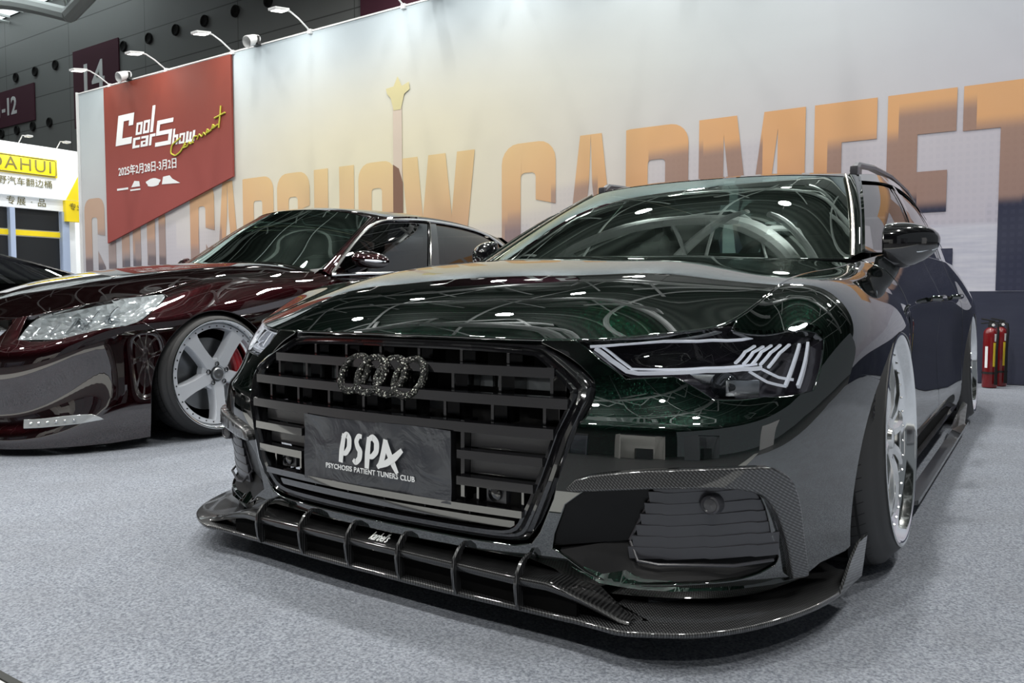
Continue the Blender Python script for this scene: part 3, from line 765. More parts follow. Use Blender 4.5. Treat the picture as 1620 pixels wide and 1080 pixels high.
def grille(car):
    GL=MT['gloss']
    out_=[(0,.184),(.25,.185),(.36,.187),(.405,.196),(.430,.225),(.465,.30),(.522,.475),(.531,.52),(.523,.545),(.42,.607),(.395,.616),(.2,.621),(0,.6215)]
    inn=[(0,.214),(.25,.215),(.335,.217),(.372,.226),(.393,.250),(.423,.31),(.480,.475),(.488,.512),(.480,.528),(.395,.583),(.372,.592),(.2,.597),(0,.5975)]
    full=lambda q:[*q,*[(-x,z) for x,z in q[::-1][1:-1]]]
    O=chaikin(full(out_),1); I=chaikin(full(inn),1)
    rows=[]
    for t,d in [(0,.016),(0,-.004),(.12,-.014),(.30,-.017),(.42,-.010),(.58,-.008),(.72,-.016),(.9,-.014),(1,-.006),(1,.045)]:
        row=[]
        for o,i_ in zip(O,I):
            x,z=o+(i_-o)*t; row.append((x,gy(x,z)+d,z))
        row.append(row[0]); rows.append(row)
    fr=B().grid(rows).out('radiator_grille',GL,car,auto=math.radians(30))
    halfw=lambda z: float(np.interp(z,[.21,.25,.31,.475,.512,.53,.583],[.34,.393,.423,.480,.488,.478,.40]))+.004
    # paired horizontal blades
    prof=[(-.026,-.011),(-.004,-.0125),(.003,-.0115),(.0055,-.009),(.003,-.0062),(-.001,-.004),(.001,0),(-.001,.004),(.003,.0062),(.0055,.009),(.003,.0115),(-.004,.0125),(-.026,.011)]
    pr=[(-a,b_) for a,b_ in prof]
    for z in (.558,.498,.437): 
        w=halfw(z); pts=[(x,gy(x,z)+.006,z) for x in np.linspace(-w,w,25)]
        B().sweep(pts,[(a,b_) for a,b_ in pr]).out('grille_bar',MT['grillebar'],fr)
    for z in (.378,.320):
        for s in (1,-1):
            w=halfw(z); pts=[(x,gy(x,z)+.004,z) for x in (np.linspace(.246,w,9) if s>0 else np.linspace(-w,-.246,9))]
            B().sweep(pts,[(a,b_*.85) for a,b_ in pr]).out('grille_bar',MT['grillebar'],fr)
    for z,d in ((.262,.006),(.232,.02)):
        w=halfw(z); pts=[(x,gy(x,z)+d,z) for x in np.linspace(-w,w,25)]
        B().sweep(pts,[(a,b_*.7) for a,b_ in pr]).out('grille_bar',MT['grillebar'],fr)
    # cross ties
    for (za,zb) in ((.568,.598),(.508,.549),(.447,.487)):
        for k in range(-4,4):
            x=.062+k*.1245
            zm=(za+zb)/2
            if abs(x)>halfw(zm)-.02: continue
            b=B(); b.box((x,gy(x,zm)+.018,zm),(.0075,.03,zb-za+.012)); b.box((x+.010,gy(x,zm)+.055,zm),(.022,.05,zb-za+.012)); b.out('grille_tie',MT['grillebar'],fr)
    for k in range(-3,4):
        x=.0+k*.125; b=B(); b.box((x,gy(x,.23)+.03,.233),(.005,.03,.05)); b.out('grille_tie',MT['grillebar'],fr)
    for s in (1,-1):
        for x in (.25,.285,.395): b=B(); b.box((s*x,gy(x,.29)+.02,.291),(.006,.03,.045)); b.out('grille_tie',MT['grillebar'],fr)
        b=B(); b.box((s*.252,-.02,.365),(.010,.05,.17)); b.out('grille_tie',MT['grillebar'],fr)
    # radar covers, smooth grey-black plates between the lower blades
    for s in (1,-1):
        for z0,z1 in ((.389,.428),(.331,.368)):
            P_=[]
            for x in np.linspace(.258,halfw((z0+z1)/2)-.008,6): P_.append([(s*x,gy(x,z)+.016,z) for z in (z0,z1)])
            B().grid(P_).out('radar_cover',MT['plate_grey'],fr)
    # mesh floor far inside: radiator
    b=B(); b.box((0,.17,.40),(1.0,.02,.46)); b.out('radiator_core',MT['radiator'],fr)
    b=B()
    for x0,x1,z0,z1 in ((-.43,-.28,.50,.548),(-.24,-.12,.50,.548),(.02,.12,.445,.49),(-.12,0,.445,.49),(.25,.40,.51,.55),(.20,.235,.51,.55),(-.46,-.40,.445,.48),(-.02,.1,.21,.235)):
        b=B(); b.box(((x0+x1)/2,.10,(z0+z1)/2),(x1-x0,.01,z1-z0)); b.out('duct_plate',MT['ductgrey'],fr)
    # emblem
    cx=-.012
    for k in range(4):
        x=cx+(k-1.5)*.0605; b=B()
        pts=[(x+.0415*math.cos(a),-.030-.003*(k%2)+gy(x,.532+.0415*math.sin(a))*.9+.010,.532+.0415*math.sin(a)) for a in np.linspace(0,2*math.pi,40,endpoint=False)]
        b.sweep(pts,[(-.0085,-.006),(-.0085,.002),(-.005,.006),(.005,.006),(.0085,.002),(.0085,-.006)],up=(0,-1,.0),closed=True)
        b.out('emblem_ring',MT['glitter'],fr)
    # parking sensors
    for s in (1,-1):
        x,z=.332,.295; y=gy(x,z)
        b=B(); b.box((s*x,y+.014,z),(.052,.02,.040),bev=.002); o=b.out('parking_sensor',MT['satin'],fr)
        B().lathe([(.004,.016),(-.004,.016),(-.006,.012),(-.002,.011),(-.003,.0001)],n=28,c=(s*x,y+.0,z),axis='Y').out('sensor_disc',MT['gloss'],o)
    # number plate cover (cloth-like vinyl)
    P_=[];rng=np.random.RandomState(3)
    for i,x in enumerate(np.linspace(-.238,.232,40)):
        P_.append([(x,-.064+.0015*math.sin(x*31+z*22)+.001*math.sin(z*60-x*17)+.0006*math.sin(x*80)+.157*x*x*.3,z+.002*math.sin(x*14)) for z in np.linspace(.263,.427,22)])
    pl=B().grid(P_).out('plate_cover',MT['vinyl'],fr)
    b=B(); b.box((-.003,-.046,.345),(.462,.02,.158)); b.out('plate_carrier',MT['mattblack'],pl)
    # brush lettering on the plate
    def stroke(b,pts,w,y=-.0690,z0=0,x0=0):
        q=[]; pts=[np.array(p,float) for p in pts]
        for i in range(len(pts)-1):
            for t in np.linspace(0,1,6,endpoint=False): q.append(pts[i]*(1-t)+pts[i+1]*t)
        q.append(pts[-1]); q=np.array(q)
        for _ in range(3): q[1:-1]=(q[:-2]+q[1:-1]*2+q[2:])/4
        T=np.gradient(q,axis=0); T/=np.linalg.norm(T,axis=1,keepdims=True); n=np.stack([-T[:,1],T[:,0]],1)
        ww=np.array(w) if hasattr(w,'__len__') else np.array([w,w]); ww=np.interp(np.linspace(0,1,len(q)),np.linspace(0,1,len(ww)),ww)
        sk[0]+=1; y=y-.0004*sk[0]; Lf=q+n*ww[:,None]; Rt=q-n*ww[:,None]
        for k,(a,c) in enumerate(((0,Lf),(1,Rt))): pass
        b.grid([[(p[0],y,p[1]) for p in Lf],[(p[0],y,p[1]) for p in Rt]])
    # letters drawn in a 10 x 4.4 box
    S_=.0228; ox,oz=-.112,.3175; sk=[0]
    tr=lambda pts:[(ox+x*S_*1.04,oz+z*S_) for x,z in pts]
    W_=lambda *a:[v*S_ for v in a]
    b=B()
    stroke(b,tr([(.45,.1),(.60,1.4),(1.0,3.2)]),W_(.30,.34,.28)); stroke(b,tr([(.75,2.7),(1.35,3.25),(1.75,2.8),(1.7,1.8),(1.2,1.15),(.75,1.1)]),W_(.25,.32,.33,.30,.22))
    stroke(b,tr([(3.5,3.15),(3.05,3.2),(2.7,2.6),(2.9,2.0),(3.25,1.6),(3.15,.8),(2.6,.3),(2.25,.6)]),W_(.22,.28,.30,.34,.34,.30,.22))
    stroke(b,tr([(4.15,-.1),(4.25,1.3),(4.5,3.2)]),W_(.30,.36,.28)); stroke(b,tr([(4.4,2.9),(5.0,3.3),(5.55,2.8),(5.5,1.8),(4.9,1.2),(4.4,1.2)]),W_(.25,.34,.36,.30,.22))
    stroke(b,tr([(5.6,.2),(6.1,.6),(6.5,2.0),(6.75,3.2)]),W_(.22,.34,.34,.30)); stroke(b,tr([(6.7,3.1),(7.1,2.0),(7.7,.8),(8.25,-.1)]),W_(.30,.36,.34,.22)); stroke(b,tr([(5.9,.35),(6.8,.75),(7.9,1.45),(8.9,2.35)]),W_(.2,.34,.38,.24))
    b.out('brush_lettering',MT['whiteprint'],pl)
    text('club_lettering','PSYCHOSIS PATIENT TUNERS CLUB',.0172,MT['whiteprint'],(-.010,-.0690,.3065),FRONT,pl,ext=.0004,bold=.0003,sp=1.06)
MT['grillebar']=P('gloss_black_grille',(.006,.006,.007),0,.14,1,.03,2.1)
MT['plate_grey']=P('dark_grey_radar_plastic',(.15,.15,.155),0,.22,.5,.05)
MT['radiator']=P('radiator_black',(.004,.004,.004),0,.6)
MT['ductgrey']=P('dull_grey_duct',(.16,.175,.185),.1,.4)
MT['whiteprint']=P('white_letter_print',(.88,.90,.90),0,.45)
def vinyl():
    m,t,b=mat('black_crumpled_vinyl'); co=N(t,'ShaderNodeTexCoord'); n=N(t,'ShaderNodeTexNoise'); n.inputs['Scale'].default_value=11; n.inputs['Detail'].default_value=4; n.inputs['Distortion'].default_value=.6
    L(t,co.outputs['Object'],n.inputs['Vector']); bump(t,b,n.outputs[0],.55,.02)
    b.inputs['Base Color'].default_value=(.048,.052,.062,1); b.inputs['Roughness'].default_value=.30; b.inputs['Specular IOR Level'].default_value=1.0; b.inputs['Metallic'].default_value=.25
    return m
MT['vinyl']=vinyl()

def cabin(car):
    G=MT['green']
    nu,nvv=WSN.nu,WSN.nv
    e=.06
    o=panel('windscreen',WSN,[(e,0.0),(nu-e,0.0),(nu-e,nvv-.05),(e,nvv-.05)],MT['ws'],car,su=.2,sv=.29,step=.04,thick=.006,rnd=0)
    # black printed band round the glass
    b=B(); 
    def wp(u,v,off): return WSN.ev(u,v)-abs(off)*np.array([0,.4,-.9])*(-1) if False else WSN.ev(u,v)+WSN.nrm(u,v)*off*wsg
    wsg=1 if WSN.nrm(nu/2,1.5)[2]>0 else -1
    us=np.linspace(e,nu-e,41); vs2=np.linspace(0,nvv-.05,21)
    b.grid([[wp(u,v,-.007) for v in (nvv-.05,nvv-.11)] for u in us]); b.grid([[wp(u,v,-.007) for v in (0,.12)] for u in us])
    for ua,ub in ((e,e+.30),(nu-e-.30,nu-e)): b.grid([[wp(u,v,-.007) for u in (ua,ub)] for v in vs2])
    b.grid([[wp(nu/2+du,v,-.008) for du in (-.28,.28)] for v in (nvv-.1,nvv-.42)])
    b.out('printed_black_band',MT['rubberseal'],o)
    # A pillars + roof + side glass skins
    colA=[(.800,1.44,.870),(.760,1.66,.985),(.706,1.93,1.118),(.640,2.235,1.240)]     # outer edge of the pillar
    side=[colA,
      [(.842,1.80,.885),(.805,1.96,.99),(.755,2.14,1.12),(.670,2.42,1.262)],
      [(.848,2.25,.897),(.815,2.35,1.01),(.765,2.46,1.15),(.676,2.62,1.278)],
      [(.852,2.80,.908),(.820,2.82,1.03),(.770,2.84,1.16),(.680,2.88,1.290)],
      [(.852,3.40,.915),(.820,3.38,1.03),(.768,3.36,1.16),(.678,3.34,1.288)],
      [(.840,3.95,.915),(.808,3.90,1.03),(.755,3.85,1.15),(.662,3.80,1.275)],
      [(.800,4.50,.915),(.765,4.45,1.02),(.715,4.38,1.12),(.635,4.28,1.245)]]
    SG=Net(side)
    # door glass
    def sgpanel(name,u0,u1,m_,v0=.05,v1=2.72,**k): return panel(name,SG,[(u0,v0),(u1,v0),(u1,v1),(u0,v1)],m_,car,su=.45,sv=.14,step=.05,mirror=True,thick=.006,flip=SG.nrm(3,1.5)[0]<0,**k)
    sgpanel('front_door_glass',.10,2.38,MT['sideglass'],off=-.006); sgpanel('rear_door_glass',2.50,4.2,MT['sideglass'],off=-.006); sgpanel('rear_side_glass',4.3,5.7,MT['sideglass'],off=-.006)
    sgn=-1 if SG.nrm(3,1.5)[0]<0 else 1
    S3=lambda u,v,o_: SG.ev(u,v)+SG.nrm(u,v)*o_*sgn
    for s in (1,-1):
        fl=lambda P_:[[(s*p[0],p[1],p[2]) for p in r] for r in P_]
        b=B(); b.grid(fl([[S3(u,v,.004) for v in (2.68,2.8,2.92,3.0)] for u in np.linspace(0,6,50)])); b.grid(fl([[S3(u,v,.002) for v in (-.0,.03,.07)] for u in np.linspace(0,6,50)]))
        b.grid(fl([[S3(u,v,.003) for u in (2.36,2.52)] for v in np.linspace(0,2.9,14)])); b.grid(fl([[S3(u,v,.003) for u in (4.15,4.35)] for v in np.linspace(0,2.9,14)])); b.grid(fl([[S3(u,v,.003) for u in (5.65,6)] for v in np.linspace(0,3,14)]))
        # dark sail panel at the mirror foot
        b.grid(fl([[S3(u,v,.003) for u in (.06,.34-.1*v)] for v in np.linspace(0,.9,8)]))
        b.out('window_frame',MT['gloss'],car)
        # A pillar: from glass edge to door glass
        rows=[]
        for t in np.linspace(0,1,26):
            a=WSN.ev(nu-e+.02,t*nvv)*1.0; c=SG.ev(.06,t*2.9); a=np.array([a[0]*s,a[1],a[2]]); c=np.array([c[0]*s,c[1],c[2]])
            outw=np.array([s*.55,-.45,.35]); row=[a+outw*.0,a+outw*.012]
            for q in (.2,.4,.6,.8): row.append(a+(c-a)*q+outw*(.020*math.sin(math.pi*min(1,q+.1))))
            row+= [c+outw*.008,c-outw*.004]; rows.append(row)
        B().grid(rows).out('windscreen_pillar',G,car,auto=math.radians(50))
        b=B(); b.tube([tuple(np.array([s,1,1])*(WSN.ev(nu-.03,t*nvv)+np.array([.004,-.006,.006]))) for t in np.linspace(0,1,20)],.0045,n=6); b.out('windscreen_trim',MT['pillartrim'],car)
        # roof rail
        b=B(); rp=[(s*.610,2.30,1.268),(s*.612,2.36,1.300),(s*.632,2.6,1.318),(s*.648,3.0,1.326),(s*.642,3.6,1.322),(s*.625,4.05,1.305),(s*.618,4.15,1.275)]
        b.sweep(rp,[(-.016,-.008),(.016,-.008),(.018,.004),(.008,.014),(-.008,.014),(-.018,.004)]); b.box((s*.612,2.33,1.270),(.034,.10,.04),bev=.01); b.out('roof_rail',MT['satin'],car)
    # roof
    rows=[]
    hd=[WSN.ev(u,nvv-.02) for u in np.linspace(.0,nu,25)]
    us=np.linspace(-1,1,25)
    for i,t in enumerate(np.linspace(0,1,26)):
        row=[]
        for k,x in enumerate(us):
            ax=abs(x); 
            if t<.16:
                tt=t/.16; ed=SG.ev(tt*.6,3.0); hx=hd[k]; 
            ed=SG.ev(min(6,t*6),3.0); zc=float(np.interp(t,[0,.12,.3,.55,.8,1],[1.246,1.272,1.299,1.306,1.292,1.262])); yc=1.985+(4.45-1.985)*t
            w=ax**2.6; yy=yc*(1-ax**3)+ed[1]*ax**3; zz=zc*(1-w)+ed[2]*w
            row.append((x*ed[0] if k not in() else 0,yy,zz+.004))
        rows.append(row)
    # first row snaps to the header of the glass
    rows[0]=[tuple(h+np.array([0,.0,.002])) for h in hd]
    B().grid(rows).out('roof',G,car,auto=math.radians(50))
    # rear window filler
    b=B(); P_=[[ (x,4.45+.0*x,1.262-.03*abs(x)) , (x*1.05,4.70,1.09), (x*1.15,4.86,.90)] for x in np.linspace(-.6,.6,9)]; b.grid(P_).out('rear_window',MT['sideglass'],car)
    # cowl under the glass
    b=B(); P_=[]
    for x in np.linspace(-.79,.79,31):
        yb=1.22+.19*(abs(x)/.75)**2.2; P_.append([(x,yb-.03,.80),(x,yb-.01,.828),(x,yb+.04,.838),(x,yb+.12,.850)])
    b.grid(P_).out('cowl_panel',MT['mattblack'],car)
    # wipers
    for pts in ([(.62,1.36,.850),(.40,1.33,.868),(.0,1.335,.885)],[(.02,1.25,.850),(-.25,1.30,.868),(-.58,1.44,.890)]):
        B().tube(pts,[.009,.007,.005],n=6).out('wiper',MT['mattblack'],car)
    # cabin interior
    ins=empty('cabin_interior',(0,0,0),parent=car)
    b=B(); P_=[]
    for x in np.linspace(-.72,.72,25):
        P_.append([(x,1.30+.2*abs(x)**2,.80),(x,1.50,.83),(x,1.75,.845+.02*math.exp(-((x-.36)/.18)**2)),(x,1.88,.82),(x,1.93,.70),(x,1.90,.45)])
    b.grid(P_).out('dashboard',MT['interior'],ins)
    cx=.37
    b=B(); ring=[(cx+.185*math.cos(a),2.02-.07*math.sin(a),.80+.17*math.sin(a)) for a in np.linspace(0,2*math.pi,36,endpoint=False)]
    b.tube(ring,.014,n=8,closed=True); b.box((cx,2.03,.80),(.14,.04,.10),rx=-.4,bev=.01); b.box((cx,2.03,.80),(.34,.02,.03),rx=-.4); b.out('steering_wheel',MT['seat'],ins)
    for x in (-.37,.37):
        b=B(); b.box((x,2.72,.72),(.50,.16,.62),rx=.28,bev=.05); b.box((x,2.42,.45),(.50,.50,.16),bev=.05); b.out('front_seat',MT['seat'],ins)
        b=B(); b.box((x,2.86,1.09),(.26,.09,.17),rx=.2,bev=.03); b.out('headrest',MT['seat'],ins)
    b=B(); b.box((0,3.75,.70),(1.3,.16,.62),rx=.3,bev=.05); b.out('rear_bench',MT['seat'],ins)
    b=B(); b.box((0,2.14,1.17),(.22,.03,.06),bev=.012); b.out('rear_view_mirror',MT['gloss'],ins)
    b=B(); b.lathe([(0,.0001),(-.004,.028),(0,.034),(.006,.030)],n=24,c=(0,0,0),axis='Y')
    V=[(v[0]*.75+.02,v[1]+1.62,v[2]*1.4+.925) for v in b.V]; b.V=V; b.box((.02,1.63,.87),(.02,.02,.04)); b.out('dashboard_ornament',MT['reflector'],ins)
MT['pillartrim']=P('bronze_grey_trim',(.30,.27,.22),.6,.25,.5,.05)

def mirrors(car):
    for s in (1,-1):
        # housing: stacked ellipse sections across the car
        rows=[]; T=[(.838,.80),(.845,.97),(.87,1.0),(.90,.98),(.93,.88),(.96,.70),(.985,.48),(1.0,.26),(1.006,.08)]
        for x,k in T:
            zc=.915+(x-.84)*.02; row=[]
            yc=1.66+ (x-.85)*.30
            for a in np.linspace(0,2*math.pi,28,endpoint=False):
                ca,sa=math.cos(a),math.sin(a)
                zz=zc+(.068*k**.75 if sa>0 else .094*k**.9)*abs(sa)**.8*(1 if sa>0 else -1)
                yy=yc+(.085*k)*(ca if ca<0 else ca*.35)
                row.append((s*x,yy,zz))
            row.append(row[0]); rows.append(row)
        b=B().grid(rows); n=len(rows[0]); b.F.append(tuple(range(n-1))); b.F.append(tuple((len(rows)-1)*n+k for k in range(n-1)))
        o=b.out('door_mirror',MT['gloss'],car,auto=math.radians(60))
        B().sweep([(s*.80,1.60,.835),(s*.86,1.64,.845),(s*.92,1.68,.862)],[(-.03,-.012),(.03,-.012),(.035,.02),(-.02,.022)]).out('mirror_foot',MT['gloss'],o)
        b=B(); b.tube([(s*.90,1.605,.875),(s*.95,1.635,.878),(s*.985,1.675,.885),(s*1.0,1.70,.893)],[.003,.004,.004,.003],n=6); b.out('indicator_strip',MT['reflector'],o)

def splitter(car):
    CB=MT['carbon']
    outer=[(0,-.066),(.12,-.067),(.25,-.064),(.40,-.056),(.52,-.052),(.60,-.063),(.645,-.072),(.70,-.055),(.78,-.008),(.845,.065),(.90,.165),(.935,.255),(.958,.34),(.968,.42),(.970,.52)]
    q=np.array(outer); 
    fine=[]
    for i in range(len(q)-1):
        for t in np.linspace(0,1,4,endpoint=False): fine.append(q[i]*(1-t)+q[i+1]*t)
    fine.append(q[-1]); fine=np.array(fine)
    for _ in range(3): fine[1:-1]=(fine[:-2]+2*fine[1:-1]+fine[2:])/4
    T_=np.gradient(fine,axis=0); n_=np.stack([T_[:,1],-T_[:,0]],1); n_/=np.linalg.norm(n_,axis=1,keepdims=True)
    rows=[]
    zt=lambda x: .071 if abs(x)<.5 else .071+.012*min(1,(abs(x)-.5)/.2)
    for d,dz in [(.30,-.008),(.012,-.013),(.003,-.0115),(0,-.007),(.001,-.002),(.006,0.0),(.05,.002),(.30,.008)]:
        row=[]
        for p,m_ in zip(fine,n_):
            xx=max(0,p[0]-m_[0]*d); yy=p[1]-m_[1]*d
            if d>.2: xx=p[0]*.85 ; yy=max(p[1]+.22,.2) if p[0]<.7 else p[1]+.08
            row.append((xx,yy,zt(p[0])+dz))
        rows.append(row)
    sp=B().grid(rows).mirror().out('front_splitter',CB,car,auto=math.radians(60),merge=1e-4)
    # middle blade that arcs down into the lower one
    path=[(-.66,.0,.086)]
    xs=np.linspace(-.655,.655,67); rows=[]
    for x in xs:
        ax=abs(x); z=.137-.050*np.clip((ax-.47)/.17,0,1)**1.3*1.0; y=-.070+.10*max(0,ax-.40)
        tp=1-.75*float(np.clip((ax-.47)/.17,0,1)); rows.append([(x,y+.13*tp,z+.004),(x,y+.02*tp,z+.002),(x,y+.003,z),(x,y,z-.003),(x,y+.003,z-.004-.013*tp),(x,y+.008,z-.005-.014*tp),(x,y+.12*tp,z-.012)])
    B().grid(rows).out('splitter_blade',MT['carbondark'],sp,auto=math.radians(60))
    for x in (-.412,-.247,-.082,.082,.247,.412):
        b=B(); pr=[]
        o_=[(-.032,.176),(-.056,.166),(-.074,.145),(-.079,.120),(-.074,.085),(-.066,.066)]
        i_=[(y+.022,z) for y,z in o_]; loop=o_+i_[::-1]
        b.poly([(x-.0035,y,z) for y,z in loop],(.007,0,0)); b.out('splitter_fin',CB,sp)
    # end plates
    for s in (1,-1):
        b=B(); b.poly([(s*.955,.36,.078),(s*.972,.52,.078),(s*.980,.53,.172),(s*.972,.475,.168),(s*.965,.435,.140),(s*.957,.40,.095)],(s*.006,0,0)); b.out('end_plate',MT['carbonv'],sp)
    # small maker's script on the upper carbon
    text('maker_script','karbel\'s',.040,MT['whiteprint'],(.004,-.046,.1462),basis((1,0,0),(0,.90,.42)),sp,ext=.0006,shear=.2,bold=.0002,sx=.46)
    b=B(); b.box((0,-.040,.095),(1.08,.01,.048)); b.box((0,.020,.152),(.96,.01,.03)); b.out('duct_shade_sheet',MT['under'],sp)  # black sheets standing in for the shade behind the fins

def fog_lamps(car):
    for s in (1,-1):
        ms=lambda V: [(s*v[0],v[1],v[2]) for v in V]
        # carbon eyebrow
        st=UV['strip']
        o=panel('intake_eyebrow',SHELL,st,MT['carbonv'],car,off=.016,step=.012,thick=.034,rnd=1,keep=(0,9,10),lip=.004)
        if s<0:
            for v in o.data.vertices: v.co.x*=-1
            o.data.flip_normals()
        # intake: tub between the opening edge and the back
        fog=UV['fog']; rim=skinpts(SHELL,[tuple(p) for p in chaikin(fog,1)],-.004); 
        c0=rim.mean(0)
        # plane-ish back panel with slats
        def back(u,v,d): 
            p=SHELL.ev(u,v); return p+np.array([-.25,.95,0])*d
        bk=np.array([p+np.array([-.012,.055,0.0]) for p in rim])
        lipz=rim[:,2].min()
        for i,p in enumerate(bk):
            if rim[i][2]<.19: bk[i]=rim[i]+np.array([0,.003,.001])
        b=B(); b.grid([ms(list(rim)+[rim[0]]),ms(list(bk)+[bk[0]])]); tub=b.out('air_intake',MT['green'],car,auto=math.radians(50))
        b=B(); V=ms(list(bk)); b.add(V,[tuple(range(len(V)))]); 
        b=B(); cen=bk.mean(0); b.add(ms(list(bk)+[cen]),[(i,(i+1)%len(bk),len(bk)) for i in range(len(bk))]); b.out('intake_back',MT['mattblack'],tub)
        # gloss black blade at the inner end
        tri=[SHELL.ev(*p)+np.array([0,d,0]) for p,d in zip(UV['fogtri'],(.002,.030,.045,.012))]
        tri[2][2]=max(tri[2][2],.190); tri[3][2]=max(tri[3][2],.188)
        rows=[[tri[0]+(tri[1]-tri[0])*t,tri[3]+(tri[2]-tri[3])*t] for t in np.linspace(0,1,6)]
        b=B(); b.grid([ms(r) for r in rows]); b.out('intake_blade',MT['blade'],tub)
        b=B(); b.tube(ms([tri[1],tri[2]]),.004,n=8); b.out('intake_edge_trim',MT['satin'],tub)
        # slats
        A_=tri[1];B_=tri[2]
        for k in range(7):
            t=(k+.9)/7; B2=np.array([B_[0],B_[1],.179]); p0=A_+(B2-A_)*t+np.array([0,.004,0]); x1=.862 ; yend=.222
            z=p0[2]; hsp=(A_[2]-.179)/7; pts=[]
            for q in np.linspace(0,1,70):
                x=p0[0]+(x1-p0[0])*q; y=p0[1]+(yend-p0[1])*q**1.5
                fx=((x-.60)/.075)%1.0; stp=.004*(fx-.5) if fx<.88 else .004*(.38-(fx-.88)/.12*.88)
                pts.append((s*x,y,z+stp*.7+q*.012))
            b=B(); b.sweep(pts,[(.012*s,-.001),(-.008*s,-.0015),(-.009*s,.0015),(.002*s,.004),(.010*s,hsp+.001),(.016*s,hsp)]); b.out('intake_slat',MT['satin'],tub,auto=math.radians(20))
        b=B(); b.tube(ms([tri[2]+np.array([0,.0,-.002]),np.array([.63,.050,.180]),np.array([.67,.062,.176]),np.array([.80,.14,.176]),np.array([.86,.21,.180])]),.0035,n=8); b.out('intake_edge_trim',MT['satin'],tub)
        x,z=.765,.305; y=.098
        b=B(); b.lathe([(.02,.022),(-.004,.019),(-.006,.015),(-.003,.013),(-.004,.0001)],n=28,c=(s*x,y,z),axis='Y'); b.out('parking_sensor',MT['satin'],tub)
        # lip ledge below the intake
        led=[]
        for x in np.linspace(.44,.90,24):
            yf=float(np.interp(x,[.44,.52,.60,.70,.79,.86,.92],[-.010,.0,.022,.062,.125,.21,.32])); zf=float(np.interp(x,[.44,.50,.56,.64,.90],[.182,.158,.130,.124,.128]))
            led.append([(s*x,yf+.004,zf),(s*x,yf+.025,zf+.020),(s*x,yf+.055,.180)])
        B().grid(led).out('intake_ledge',MT['green'],tub)

